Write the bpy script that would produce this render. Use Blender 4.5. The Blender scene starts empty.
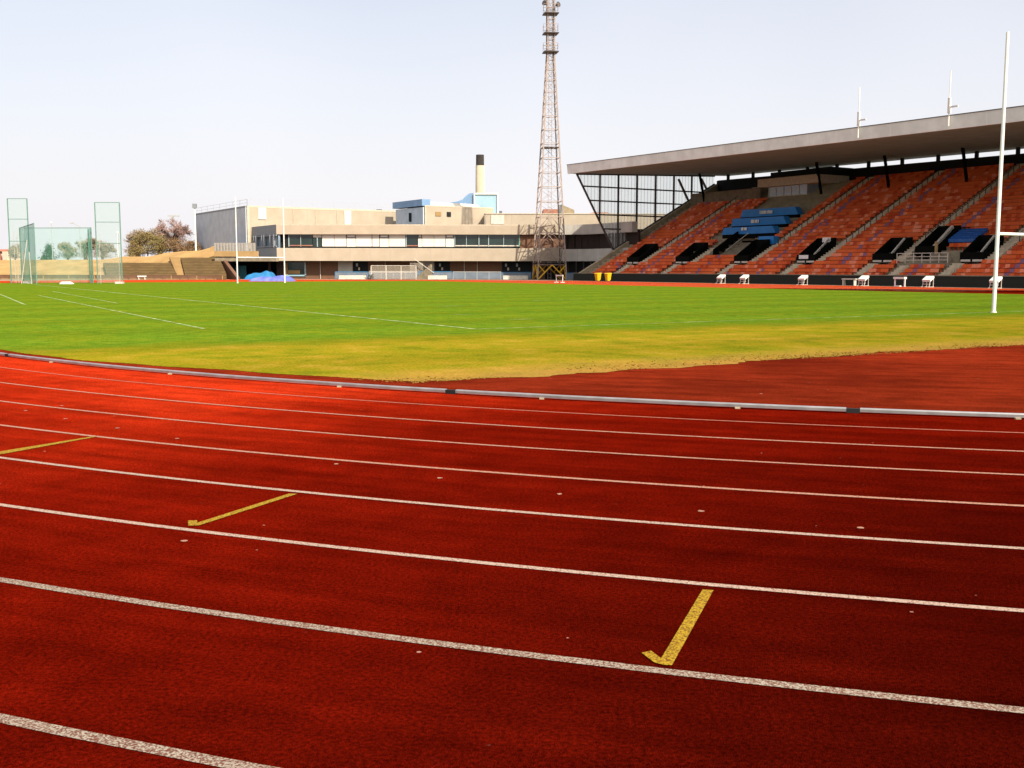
import bpy, bmesh, math, random
import numpy as np
from mathutils import Vector, Matrix
random.seed(7); RNG = np.random.default_rng(7)
S = bpy.context.scene; C = S.collection
rad = math.radians

# ------------------------------------------------------------------ frames
TH = .5587                                    # stadium axis, turned from the view
A2 = (-math.sin(TH), math.cos(TH)); B2 = (math.cos(TH), math.sin(TH))
def W(t, s, z=0.): return Vector((s*A2[0]+t*B2[0], s*A2[1]+t*B2[1], z))
F, PITCH, ROLL, H = 1052.5, .1088, .0014, 1.64
def at(px, py, Y):                            # pixel -> point on the vertical plane y = Y
    c, s = math.cos(PITCH), math.sin(PITCH)
    fw = Vector((0, c, -s)); up = Vector((0, s, c)); rt = Vector((1, 0, 0))
    r = math.cos(ROLL)*rt+math.sin(ROLL)*up; u = -math.sin(ROLL)*rt+math.cos(ROLL)*up
    d = fw*F+r*(px-512)+u*(384-py)
    return Vector((0, 0, H))+d*(Y/d.y)
def X_(px, Y): return at(px, 262, Y).x
def Z_(py, Y, px=400): return at(px, py, Y).z

# ------------------------------------------------------------------ materials
def mat(name, col, col2=None, scale=3., rough=.7, bump=0., bscale=40., metal=0., detail=5., lo=.35, hi=.65, spec=.3):
    m = bpy.data.materials.new(name); m.use_nodes = True
    n = m.node_tree.nodes; l = m.node_tree.links; b = n['Principled BSDF']
    b.inputs['Roughness'].default_value = rough; b.inputs['Metallic'].default_value = metal
    b.inputs['Specular IOR Level'].default_value = spec
    if rough > .84: b.inputs['Diffuse Roughness'].default_value = 1.
    tc = n.new('ShaderNodeTexCoord')
    no = n.new('ShaderNodeTexNoise'); no.inputs['Scale'].default_value = scale; no.inputs['Detail'].default_value = detail
    l.new(tc.outputs['Object'], no.inputs['Vector'])
    r = n.new('ShaderNodeValToRGB'); r.color_ramp.elements[0].position = lo; r.color_ramp.elements[1].position = hi
    if col2 is None: col2 = tuple(c*.82 for c in col)
    r.color_ramp.elements[0].color = (*col2, 1); r.color_ramp.elements[1].color = (*col, 1)
    l.new(no.outputs['Fac'], r.inputs['Fac']); l.new(r.outputs['Color'], b.inputs['Base Color'])
    if bump:
        n2 = n.new('ShaderNodeTexNoise'); n2.inputs['Scale'].default_value = bscale; n2.inputs['Detail'].default_value = 4
        l.new(tc.outputs['Object'], n2.inputs['Vector'])
        bp = n.new('ShaderNodeBump'); bp.inputs['Strength'].default_value = bump; bp.inputs['Distance'].default_value = .02
        l.new(n2.outputs['Fac'], bp.inputs['Height']); l.new(bp.outputs['Normal'], b.inputs['Normal'])
    return m

def net_mat(name, col, op):
    m = bpy.data.materials.new(name); m.use_nodes = True
    n = m.node_tree.nodes; l = m.node_tree.links; out = n['Material Output']; b = n['Principled BSDF']
    b.inputs['Base Color'].default_value = (*col, 1); b.inputs['Roughness'].default_value = .8
    t = n.new('ShaderNodeBsdfTransparent'); mx = n.new('ShaderNodeMixShader')
    tc = n.new('ShaderNodeTexCoord'); no = n.new('ShaderNodeTexNoise'); no.inputs['Scale'].default_value = .8
    l.new(tc.outputs['Object'], no.inputs['Vector'])
    mp = n.new('ShaderNodeMapRange'); mp.inputs['To Min'].default_value = op*.88; mp.inputs['To Max'].default_value = op*1.12
    l.new(no.outputs['Fac'], mp.inputs['Value']); l.new(mp.outputs['Result'], mx.inputs['Fac'])
    l.new(t.outputs[0], mx.inputs[1]); l.new(b.outputs[0], mx.inputs[2]); l.new(mx.outputs[0], out.inputs['Surface'])
    return m

def track_mat():
    m = mat('red_track', (.1, .1, .1), rough=.88, bump=.9, bscale=160., spec=0.)
    n = m.node_tree.nodes; l = m.node_tree.links; b = n['Principled BSDF']; tc = [x for x in n if x.type == 'TEX_COORD'][0]
    def noise(sc, det=6, rg=.6):
        x = n.new('ShaderNodeTexNoise'); x.inputs['Scale'].default_value = sc; x.inputs['Detail'].default_value = det
        x.inputs['Roughness'].default_value = rg
        l.new(tc.outputs['Object'], x.inputs['Vector']); return x
    def ramp(fac, stops):
        r = n.new('ShaderNodeValToRGB')
        while len(r.color_ramp.elements) < len(stops): r.color_ramp.elements.new(.5)
        for e, (p, c) in zip(r.color_ramp.elements, stops): e.position = p; e.color = (*c, 1)
        l.new(fac, r.inputs['Fac']); return r
    def mix(f, a, c, mode='MIX'):
        x = n.new('ShaderNodeMix'); x.data_type = 'RGBA'; x.blend_type = mode
        if hasattr(f, 'links') or not isinstance(f, float): l.new(f, x.inputs[0])
        else: x.inputs[0].default_value = f
        l.new(a, x.inputs[6]); l.new(c, x.inputs[7]); return x.outputs[2]
    # wear: the inner lanes, run on most, are scuffed to a lighter orange red
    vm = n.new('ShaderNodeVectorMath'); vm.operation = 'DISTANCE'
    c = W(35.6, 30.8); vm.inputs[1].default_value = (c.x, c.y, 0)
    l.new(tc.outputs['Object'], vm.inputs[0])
    big = noise(.16, 5)
    def mrange(v, a, b_, c_, d_):
        x = n.new('ShaderNodeMapRange'); x.inputs['From Min'].default_value = a; x.inputs['From Max'].default_value = b_
        x.inputs['To Min'].default_value = c_; x.inputs['To Max'].default_value = d_; l.new(v, x.inputs['Value']); return x.outputs['Result']
    def ma(op, a, b_):
        x = n.new('ShaderNodeMath'); x.operation = op
        for k, v in enumerate((a, b_)):
            if isinstance(v, (int, float)): x.inputs[k].default_value = v
            else: l.new(v, x.inputs[k])
        return x.outputs[0]
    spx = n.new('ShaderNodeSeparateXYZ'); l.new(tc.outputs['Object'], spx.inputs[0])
    # outer lanes darker, less scuffed; bright left to dark right paints in sun backscatter
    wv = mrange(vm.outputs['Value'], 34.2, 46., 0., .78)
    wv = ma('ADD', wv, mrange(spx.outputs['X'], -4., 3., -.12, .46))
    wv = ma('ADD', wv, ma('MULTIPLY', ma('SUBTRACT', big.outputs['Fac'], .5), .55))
    wear_backscatter = ramp(wv, [(0., (.33, .021, .0050)), (.17, (.20, .0095, .0022)), (.42, (.115, .0042, .0011)), (.7, (.078, .0028, .0008)), (1., (.030, .0015, .0005))])
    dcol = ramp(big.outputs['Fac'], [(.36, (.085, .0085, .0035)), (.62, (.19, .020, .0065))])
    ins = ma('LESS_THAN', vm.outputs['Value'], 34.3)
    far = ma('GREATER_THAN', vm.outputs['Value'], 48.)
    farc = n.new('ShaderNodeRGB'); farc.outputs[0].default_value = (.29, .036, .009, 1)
    w1 = mix(ins, wear_backscatter.outputs['Color'], dcol.outputs['Color'])
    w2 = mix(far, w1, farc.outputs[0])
    vs_ = n.new('ShaderNodeVectorMath'); vs_.operation = 'SUBTRACT'; vs_.inputs[1].default_value = (c.x, c.y, 0); l.new(tc.outputs['Object'], vs_.inputs[0])
    sx = n.new('ShaderNodeSeparateXYZ'); l.new(vs_.outputs[0], sx.inputs[0])
    ang = ma('ARCTAN2', sx.outputs['Y'], sx.outputs['X'])
    cv = n.new('ShaderNodeCombineXYZ'); l.new(ma('MULTIPLY', ang, 14.), cv.inputs[0]); l.new(ma('MULTIPLY', vm.outputs['Value'], 3.2), cv.inputs[1])
    stn = n.new('ShaderNodeTexNoise'); stn.inputs['Scale'].default_value = 1.; stn.inputs['Detail'].default_value = 6; stn.inputs['Roughness'].default_value = .65; l.new(cv.outputs[0], stn.inputs['Vector'])
    gr = noise(330, 2, .5); g2 = noise(52, 4, .75); g3 = noise(2.2, 6, .65)
    def scale(fac, a, bb):
        x = n.new('ShaderNodeMapRange'); x.inputs['From Min'].default_value = .3; x.inputs['From Max'].default_value = .7
        x.inputs['To Min'].default_value = a; x.inputs['To Max'].default_value = bb; l.new(fac, x.inputs['Value']); 
        cmb = n.new('ShaderNodeCombineColor')
        for k in range(3): l.new(x.outputs['Result'], cmb.inputs[k])
        return cmb.outputs[0]
    col = mix(1., w2, scale(gr.outputs['Fac'], .2, 1.9), 'MULTIPLY')
    col = mix(1., col, scale(g2.outputs['Fac'], .28, 1.72), 'MULTIPLY')
    col = mix(1., col, scale(g3.outputs['Fac'], .78, 1.2), 'MULTIPLY')
    col = mix(1., col, scale(stn.outputs['Fac'], .68, 1.34), 'MULTIPLY')
    # pale scuffs, small and sparse
    sc = noise(9., 3, .6); r2 = ramp(sc.outputs['Fac'], [(.735, (0, 0, 0)), (.80, (.3, .3, .3))])
    # tiny pale specks of grit
    vo = n.new('ShaderNodeTexVoronoi'); vo.inputs['Scale'].default_value = 3.4; l.new(tc.outputs['Object'], vo.inputs['Vector'])
    vr = n.new('ShaderNodeSeparateColor'); l.new(vo.outputs['Color'], vr.inputs[0])
    dot = ma('MULTIPLY', ma('LESS_THAN', vo.outputs['Distance'], ma('MULTIPLY', vr.outputs[1], .045)), ma('GREATER_THAN', vr.outputs[0], .55))
    grit = n.new('ShaderNodeRGB'); grit.outputs[0].default_value = (.40, .20, .15, 1)
    col = mix(ma('MULTIPLY', dot, .8), col, grit.outputs[0])
    pale = n.new('ShaderNodeRGB'); pale.outputs[0].default_value = (.33, .13, .09, 1)
    col = mix(r2.outputs['Color'], col, pale.outputs[0])
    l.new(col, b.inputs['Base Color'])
    return m

def grass_mat():
    m = mat('turf', (.1, .2, .02), rough=.9, bump=.5, bscale=30., spec=0.)
    n = m.node_tree.nodes; l = m.node_tree.links; b = n['Principled BSDF']; tc = [x for x in n if x.type == 'TEX_COORD'][0]
    # object space is (t, s): dry beyond the goal lines
    sp = n.new('ShaderNodeSeparateXYZ'); l.new(tc.outputs['Object'], sp.inputs[0])
    def noise(sc, det=6, rg=.6, vec=None):
        x = n.new('ShaderNodeTexNoise'); x.inputs['Scale'].default_value = sc; x.inputs['Detail'].default_value = det
        x.inputs['Roughness'].default_value = rg; l.new(vec or tc.outputs['Object'], x.inputs['Vector']); return x
    def ramp(fac, stops):
        r = n.new('ShaderNodeValToRGB')
        while len(r.color_ramp.elements) < len(stops): r.color_ramp.elements.new(.5)
        for e, (p, c) in zip(r.color_ramp.elements, stops): e.position = p; e.color = (*c, 1)
        l.new(fac, r.inputs['Fac']); return r
    def mix(f, a, c, mode='MIX'):
        x = n.new('ShaderNodeMix'); x.data_type = 'RGBA'; x.blend_type = mode
        if isinstance(f, float): x.inputs[0].default_value = f
        else: l.new(f, x.inputs[0])
        l.new(a, x.inputs[6]); l.new(c, x.inputs[7]); return x.outputs[2]
    def math_(op, a, bb):
        x = n.new('ShaderNodeMath'); x.operation = op
        for k, v in enumerate((a, bb)):
            if isinstance(v, (int, float)): x.inputs[k].default_value = v
            else: l.new(v, x.inputs[k])
        return x.outputs[0]
    nb = noise(.3, 6, .6); ns = noise(2.2, 6, .75); nf = noise(18., 5, .75)
    g1 = ramp(ns.outputs['Fac'], [(.28, (.040, .080, .005)), (.5, (.070, .118, .007)), (.72, (.104, .146, .011))])
    g2_ = ramp(ns.outputs['Fac'], [(.25, (.080, .100, .004)), (.5, (.108, .122, .006)), (.75, (.135, .138, .009))])
    np_ = noise(.55, 5, .65); gmx = ramp(np_.outputs['Fac'], [(.45, (0, 0, 0)), (.68, (.75, .75, .75))])
    class _G: outputs = {'Color': mix(gmx.outputs['Color'], g1.outputs['Color'], g2_.outputs['Color'])}
    green = _G
    nm = noise(.85, 5, .7)
    d1 = ramp(nm.outputs['Fac'], [(.36, (.066, .086, .004)), (.46, (.130, .128, .006)), (.55, (.180, .132, .008)), (.66, (.26, .172, .024))])
    d2 = ramp(nb.outputs['Fac'], [(.30, (.10, .105, .005)), (.47, (.145, .120, .006)), (.7, (.20, .13, .012))])
    class _D: outputs = {'Color': mix(.6, d2.outputs['Color'], d1.outputs['Color'])}
    dry = _D
    # edge wobbles a little
    e = math_('ADD', sp.outputs['Y'], math_('MULTIPLY', math_('SUBTRACT', nb.outputs['Fac'], .5), 4.2))
    e = math_('ADD', e, math_('MULTIPLY', math_('SUBTRACT', ns.outputs['Fac'], .5), 1.6))
    f1 = n.new('ShaderNodeMapRange'); f1.inputs['From Min'].default_value = 21.6; f1.inputs['From Max'].default_value = 23.4
    l.new(e, f1.inputs['Value'])
    col = mix(f1.outputs['Result'], dry.outputs['Color'], green.outputs['Color'])
    # worn earth on the rim against the red surface
    f2 = n.new('ShaderNodeMapRange'); f2.inputs['From Min'].default_value = 13.6; f2.inputs['From Max'].default_value = 15.6
    f2.inputs['To Min'].default_value = .65; f2.inputs['To Max'].default_value = 0.
    l.new(math_('ADD', sp.outputs['Y'], math_('MULTIPLY', math_('SUBTRACT', ns.outputs['Fac'], .5), 3.)), f2.inputs['Value'])
    earth = n.new('ShaderNodeRGB'); earth.outputs[0].default_value = (.24, .115, .035, 1)
    col = mix(f2.outputs['Result'], col, earth.outputs[0])
    # mowing lanes, faint, along the pitch
    wv = n.new('ShaderNodeTexWave'); wv.inputs['Scale'].default_value = .055; wv.inputs['Distortion'].default_value = .6; wv.bands_direction = 'Y'
    l.new(tc.outputs['Object'], wv.inputs['Vector'])
    gm = n.new('ShaderNodeMapRange'); gm.inputs['To Min'].default_value = .93; gm.inputs['To Max'].default_value = 1.08; l.new(wv.outputs['Fac'], gm.inputs['Value'])
    cmb = n.new('ShaderNodeCombineColor')
    for k in range(3): l.new(gm.outputs['Result'], cmb.inputs[k])
    col = mix(1., col, cmb.outputs[0], 'MULTIPLY')
    gm = n.new('ShaderNodeMapRange'); gm.inputs['From Min'].default_value = .3; gm.inputs['From Max'].default_value = .7
    gm.inputs['To Min'].default_value = .58; gm.inputs['To Max'].default_value = 1.36; l.new(nf.outputs['Fac'], gm.inputs['Value'])
    cmb = n.new('ShaderNodeCombineColor')
    for k in range(3): l.new(gm.outputs['Result'], cmb.inputs[k])
    col = mix(1., col, cmb.outputs[0], 'MULTIPLY')
    l.new(col, b.inputs['Base Color'])
    return m

def paint_mat(name, col, under, lo=.42, hi=.5, sc=130., rough=.8):       # worn line paint, the red grain showing through
    return mat(name, col, under, scale=sc, rough=rough, lo=lo, hi=hi, bump=.5, bscale=200., detail=3., spec=.15)

def panel_mat(name, col, width, dark=.75, rough=.6, axis='X', col2=None, scale=.6):    # ribs or joints every `width` metres
    m = mat(name, col, col2, scale=scale, rough=rough)
    n = m.node_tree.nodes; l = m.node_tree.links; b = n['Principled BSDF']; tc = [x for x in n if x.type == 'TEX_COORD'][0]
    src = b.inputs['Base Color'].links[0].from_socket
    sp = n.new('ShaderNodeSeparateXYZ'); l.new(tc.outputs['Object'], sp.inputs[0])
    d = n.new('ShaderNodeMath'); d.operation = 'DIVIDE'; d.inputs[1].default_value = width; l.new(sp.outputs[axis], d.inputs[0])
    fr = n.new('ShaderNodeMath'); fr.operation = 'FRACT'; l.new(d.outputs[0], fr.inputs[0])
    g = n.new('ShaderNodeMath'); g.operation = 'LESS_THAN'; g.inputs[1].default_value = .06 if width > .9 else .3; l.new(fr.outputs[0], g.inputs[0])
    x = n.new('ShaderNodeMix'); x.data_type = 'RGBA'; l.new(g.outputs[0], x.inputs[0]); l.new(src, x.inputs[6])
    x.inputs[7].default_value = (*[c*dark for c in col], 1); l.new(x.outputs[2], b.inputs['Base Color'])
    return m

M = dict(
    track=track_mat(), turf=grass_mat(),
    white_line=paint_mat('lane_paint', (.46, .33, .25), (.15, .025, .012), .36, .50),
    near_line=paint_mat('grainy_lane_paint', (.38, .325, .25), (.13, .045, .026), .42, .60, sc=125.),
    pink_line=paint_mat('worn_lane_paint', (.46, .24, .16), (.20, .03, .012), .36, .52),
    faint_line=paint_mat('faint_lane_paint', (.46, .17, .11), (.24, .03, .010), .36, .56),
    yellow_line=paint_mat('yellow_paint', (.40, .25, .010), (.14, .055, .004), .40, .56, sc=95.),
    pitch_line=mat('pitch_chalk', (.25, .29, .13), (.075, .115, .010), scale=2.6, rough=.95, lo=.40, hi=.66),
    apron=mat('dusty_asphalt', (.24, .19, .13), (.15, .12, .085), scale=.4, rough=.95, bump=.3),
    alu=mat('aluminium', (.40, .385, .37), (.30, .29, .28), scale=6., rough=.38, metal=.55),
    black=mat('black_rubber', (.012, .012, .012), rough=.8),
    cream=panel_mat('cream_concrete', (.53, .445, .335), 3.2, .92, .85, col2=(.48, .395, .29)),
    cream_light=mat('cream_coping', (.55, .46, .34), rough=.8),
    grey_clad=panel_mat('grey_cladding', (.52, .57, .62), 1.1, .82, .6),
    press_grey=mat('warm_grey_louvre', (.33, .30, .26), rough=.8),
    grey_panel=mat('grey_panel', (.25, .265, .28), rough=.6),
    grey_band=panel_mat('grey_band', (.60, .56, .49), 2.4, .85, .85),
    brown=panel_mat('brown_boarding', (.18, .090, .050), 1.8, .8, .8),
    dark_brown=mat('dark_brown_wall', (.040, .026, .020), rough=.8),
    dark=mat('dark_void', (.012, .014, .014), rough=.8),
    shutter=mat('white_blind', (.68, .66, .58), (.62, .60, .52), scale=.5, rough=.6),
    glass=mat('dark_glass', (.018, .034, .030), (.010, .018, .017), scale=.35, rough=.08, spec=.6),
    blueglass=mat('blue_glass', (.22, .30, .36), (.10, .14, .18), scale=.7, rough=.15, spec=.6),
    frame=mat('window_frame', (.36, .44, .44), rough=.5),
    greenframe=mat('green_frame', (.20, .42, .32), rough=.5),
    blue_plant=panel_mat('blue_cladding', (.20, .33, .50), .9, .85, .5),
    light_blue=mat('light_blue_panel', (.32, .47, .53), (.27, .41, .48), scale=.5, rough=.5),
    white=mat('white_paint', (.80, .78, .72), (.70, .67, .60), scale=1.5, rough=.5),
    offwhite=mat('weathered_white', (.66, .60, .50), (.50, .44, .36), scale=3., rough=.6),
    chimney=mat('cream_render', (.68, .58, .42), (.62, .52, .37), scale=1., rough=.85),
    soot=mat('sooty_brick', (.035, .035, .03), (.07, .05, .04), scale=3., rough=.9),
    roofc=mat('grey_roofing', (.14, .15, .15), rough=.8),
    redroof=mat('red_tiles', (.30, .12, .07), rough=.9),
    steel=mat('pinkish_steel', (.40, .31, .255), (.29, .22, .18), scale=2., rough=.6),
    dark_steel=mat('dark_steel', (.085, .070, .062), rough=.6),
    yellow_steel=mat('yellow_steel', (.80, .44, .03), rough=.6),
    step=mat('pale_step_edge', (.66, .56, .40), (.52, .43, .30), scale=2., rough=.9),
    concrete=mat('raw_concrete', (.42, .34, .22), (.31, .25, .16), scale=1.2, rough=.95, bump=.3),
    concrete_dark=mat('stained_concrete', (.32, .26, .18), (.22, .18, .12), scale=1.5, rough=.95),
    terrace=panel_mat('weathered_terrace', (.20, .128, .052), .42, .65, .95, axis='Z', col2=(.14, .09, .038), scale=.8),
    bank=mat('dry_bank', (.33, .20, .075), (.24, .145, .052), scale=.35, rough=1., bump=.6, bscale=4.),
    tan=mat('tan_concrete', (.43, .28, .12), (.36, .23, .095), scale=.7, rough=.9),
    seat_red=mat('red_seat', (.72, .135, .030), (.58, .092, .022), scale=.5, rough=.6, spec=.12),
    seat_faded=mat('faded_red_seat', (.82, .27, .15), (.70, .20, .10), scale=.5, rough=.65, spec=.1),
    seat_dark=mat('deep_red_seat', (.56, .070, .016), (.44, .05, .012), scale=.5, rough=.6, spec=.1),
    seat_blue=mat('blue_seat', (.27, .12, .20), rough=.6, spec=.12),
    black_paint=mat('black_boarding', (.006, .006, .005), (.003, .004, .003), scale=2., rough=.7, spec=.03),
    wall_black=panel_mat('dark_hoarding', (.040, .040, .026), 2.4, .45, .8),
    fascia=panel_mat('fascia_panel', (.86, .90, .84), 2.1, .9, .6, axis='Y'),
    soffit=panel_mat('soffit_board', (.30, .43, .54), 1.6, .95, .9, axis='Y'),
    blue_sign=mat('blue_cover', (.022, .22, .58), (.018, .19, .50), scale=1.2, rough=.5),
    tarp=mat('blue_tarpaulin', (.020, .11, .36), (.015, .08, .28), scale=2., rough=.5),
    press=mat('press_box_wall', (.70, .62, .48), rough=.85),
    pressglass=mat('press_box_glass', (.46, .56, .68), (.38, .46, .58), scale=.6, rough=.2, spec=.5),
    bin=mat('yellow_plastic', (.80, .48, .012), rough=.4),
    bluemat=mat('blue_mat', (.025, .19, .40), (.018, .14, .31), scale=1.2, rough=.6),
    violetmat=mat('violet_blue_mat', (.09, .11, .46), (.17, .20, .52), scale=1.4, rough=.6),
    teal=mat('teal_door', (.05, .22, .26), rough=.5),
    bluefence=mat('blue_rail', (.06, .20, .36), rough=.5),
    meshfence=mat('grey_blue_mesh', (.17, .20, .235), (.13, .155, .185), scale=.8, rough=.8),
    lattice=net_mat('pale_mesh', (.42, .36, .28), .25),
    net=net_mat('green_net', (.16, .52, .36), .24), net2=net_mat('dense_green_net', (.05, .36, .22), .58),
    palenet=net_mat('pale_net', (.28, .44, .35), .24),
    netpost=mat('grey_green_post', (.14, .27, .20), rough=.6),
    cloth=mat('white_cloth', (.72, .68, .62), rough=.9),
    bark=mat('bark', (.15, .095, .070), (.10, .065, .05), scale=3., rough=1.),
    twig=mat('reddish_twigs', (.38, .25, .21), (.31, .20, .17), scale=.6, rough=1.),
    twig2=mat('grey_twigs', (.37, .29, .21), (.30, .235, .17), scale=.6, rough=1.),
    olive=mat('olive_leaves', (.20, .165, .045), (.27, .195, .075), scale=.35, rough=.9),
    rust=mat('rusty_leaves', (.28, .165, .08), (.21, .13, .062), scale=.4, rough=.9),
    conifer=mat('dull_needles', (.085, .075, .050), (.06, .055, .035), scale=.6, rough=.9),
    house=mat('pale_render', (.68, .50, .38), rough=.9), brick=mat('pink_brick', (.40, .18, .12), rough=.9),
    lampwhite=mat('lamp_grey', (.42, .42, .40), rough=.5),
)
def gable_glass():
    m = bpy.data.materials.new('translucent_sheet'); m.use_nodes = True
    n = m.node_tree.nodes; l = m.node_tree.links; out = n['Material Output']; b = n['Principled BSDF']
    b.inputs['Base Color'].default_value = (.62, .66, .64, 1); b.inputs['Roughness'].default_value = .35
    t = n.new('ShaderNodeBsdfTransparent'); t.inputs[0].default_value = (.93, .97, .95, 1); tl = n.new('ShaderNodeBsdfTranslucent'); tl.inputs[0].default_value = (.85, .88, .86, 1)
    m1 = n.new('ShaderNodeMixShader'); m1.inputs[0].default_value = .5; l.new(tl.outputs[0], m1.inputs[1]); l.new(b.outputs[0], m1.inputs[2])
    tc = n.new('ShaderNodeTexCoord'); sp = n.new('ShaderNodeSeparateXYZ'); l.new(tc.outputs['Object'], sp.inputs[0])
    d = n.new('ShaderNodeMath'); d.operation = 'DIVIDE'; d.inputs[1].default_value = .62; l.new(sp.outputs['X'], d.inputs[0])
    fr = n.new('ShaderNodeMath'); fr.operation = 'FRACT'; l.new(d.outputs[0], fr.inputs[0])
    g = n.new('ShaderNodeMath'); g.operation = 'LESS_THAN'; g.inputs[1].default_value = .24; l.new(fr.outputs[0], g.inputs[0])
    mp = n.new('ShaderNodeMapRange'); mp.inputs['To Min'].default_value = .22; mp.inputs['To Max'].default_value = .62; l.new(g.outputs[0], mp.inputs['Value'])
    m2 = n.new('ShaderNodeMixShader'); l.new(mp.outputs['Result'], m2.inputs[0]); l.new(t.outputs[0], m2.inputs[1]); l.new(m1.outputs[0], m2.inputs[2])
    l.new(m2.outputs[0], out.inputs['Surface'])
    return m
M['gable'] = gable_glass()

# ------------------------------------------------------------------ mesh building
OFF = {}
class MB:
    def __init__(s): s.v = []; s.f = []; s.mi = []
    def face(s, pts, mi=0):
        b = len(s.v); s.v += [tuple(p) for p in pts]; s.f.append(tuple(range(b, b+len(pts)))); s.mi.append(mi); return s
    def box(s, x0, x1, y0, y1, z0, z1, mi=0):
        return s.hexa([(x0, y0, z0), (x1, y0, z0), (x1, y1, z0), (x0, y1, z0)], [(x0, y0, z1), (x1, y0, z1), (x1, y1, z1), (x0, y1, z1)], mi)
    def hexa(s, lo, hi, mi=0):
        b = len(s.v); s.v += [tuple(p) for p in lo]+[tuple(p) for p in hi]; n = len(lo)
        s.f.append(tuple(b+i for i in reversed(range(n)))); s.f.append(tuple(b+n+i for i in range(n)))
        for i in range(n):
            j = (i+1) % n; s.f.append((b+i, b+j, b+n+j, b+n+i))
        s.mi += [mi]*(n+2); return s
    def bar(s, p, q, w, h=None, mi=0):            # square bar from p to q
        h = h or w; p = Vector(p); q = Vector(q); d = (q-p).normalized()
        u = Vector((0, 0, 1)) if abs(d.z) < .95 else Vector((0, 1, 0))
        a = d.cross(u).normalized()*w/2; c = a.cross(d).normalized()*h/2
        return s.hexa([p-a-c, p+a-c, p+a+c, p-a+c], [q-a-c, q+a-c, q+a+c, q-a+c], mi)
    def tube(s, p, q, r, r2=None, n=8, mi=0):
        r2 = r if r2 is None else r2; p = Vector(p); q = Vector(q); d = (q-p).normalized()
        u = Vector((0, 0, 1)) if abs(d.z) < .95 else Vector((0, 1, 0))
        a = d.cross(u).normalized(); c = a.cross(d).normalized()
        ring = lambda o, rr: [o+(a*math.cos(k*2*math.pi/n)+c*math.sin(k*2*math.pi/n))*rr for k in range(n)]
        return s.hexa(ring(p, r), ring(q, r2), mi)
    def build(s, name, m, parent=None, loc=None, smooth=False, bevel=0):
        off = OFF.get(parent.name, Vector((0, 0, 0))) if parent else Vector(loc or (0, 0, 0))
        me = bpy.data.meshes.new(name)
        me.from_pydata([(x-off[0], y-off[1], z-off[2]) for x, y, z in s.v], [], s.f)
        for k in (m if isinstance(m, (list, tuple)) else [m]): me.materials.append(k)
        if any(s.mi): me.polygons.foreach_set('material_index', s.mi)
        bm = bmesh.new(); bm.from_mesh(me); bmesh.ops.recalc_face_normals(bm, faces=bm.faces)
        if bevel: bmesh.ops.bevel(bm, geom=bm.edges[:], offset=bevel, segments=2, affect='EDGES', profile=.6)
        bm.to_mesh(me); bm.free()
        if smooth: me.polygons.foreach_set('use_smooth', [True]*len(me.polygons))
        me.update()
        o = bpy.data.objects.new(name, me); C.objects.link(o)
        if parent:
            o.parent = parent
            OFF[o.name] = off
        else: o.location = off
        return o
def tag(o, label=None, cat=None, group=None, kind=None):
    if label: o['label'] = label
    if cat: o['category'] = cat
    if group: o['group'] = group
    if kind: o['kind'] = kind
    return o
def thing(name, label, cat, base, stadium=False, group=None):   # base: (x, y, z), or (t, s, z) when stadium; parts use the same frame
    o = bpy.data.objects.new(name, None); C.objects.link(o); o.empty_display_size = .2
    OFF[o.name] = Vector(base)
    if stadium: o.location = W(*base); o.rotation_euler = (0, 0, TH)
    else: o.location = base
    return tag(o, label, cat, group)
def copy_tree(o, parent=None):
    c = o.copy(); C.objects.link(c)
    if parent: c.parent = parent
    for ch in [x for x in C.objects if x.parent == o and x != c]: copy_tree(ch, c)
    return c
def st_mesh(mb, name, m, kind='structure'):       # top-level mesh in the stadium frame, at the origin
    o = mb.build(name, m); o.rotation_euler = (0, 0, TH); return tag(o, kind=kind)

# ================================================================== GROUND
MB().face([(-700, -300, -.012), (700, -300, -.012), (700, 1100, -.012), (-700, 1100, -.012)]).build('ground', M['apron'])['kind'] = 'structure'
CT, CS, R0, LW = 35.6, 30.8, 34.15, 1.248
Cw = W(CT, CS)
COEF = [0.25445, -0.68502, 0.49123, -0.18447, -0.67476, 0.46545, -1.20253, -3.52341, -3.26161, -1.10282, 0.14109, 0.29448]
def rline(th, i):
    x = min(max(th, -.45), .08); a = [1, x, x*x, x**3]; b = [1, i/8, (i/8)**2]
    return R0+LW*i+sum(c*p for c, p in zip(COEF, [u*v for u in a for v in b]))
def pol(th, r, z): 
    a = th-math.pi/2-.3; return (Cw.x+r*math.cos(a), Cw.y+r*math.sin(a), z)
# red surface: one big rounded slab over the whole oval (lanes, both D areas and the home straight)
mb = MB(); out = []
for k in range(49):
    a = math.pi*k/48; out.append((CT-50*math.cos(a), 116+42.5*math.sin(a)))
out[0] = (CT-50, 116)
for k in range(49):
    a = math.pi*k/48; out.append((CT+50*math.cos(a), CS-57*math.sin(a)))
pts = []
for t, s in out: pts.append((min(t, 86.2), s, 0))
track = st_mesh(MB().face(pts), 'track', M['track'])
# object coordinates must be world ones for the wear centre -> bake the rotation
track.data.transform(Matrix.Rotation(TH, 4, 'Z')); track.rotation_euler = (0, 0, 0)
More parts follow.
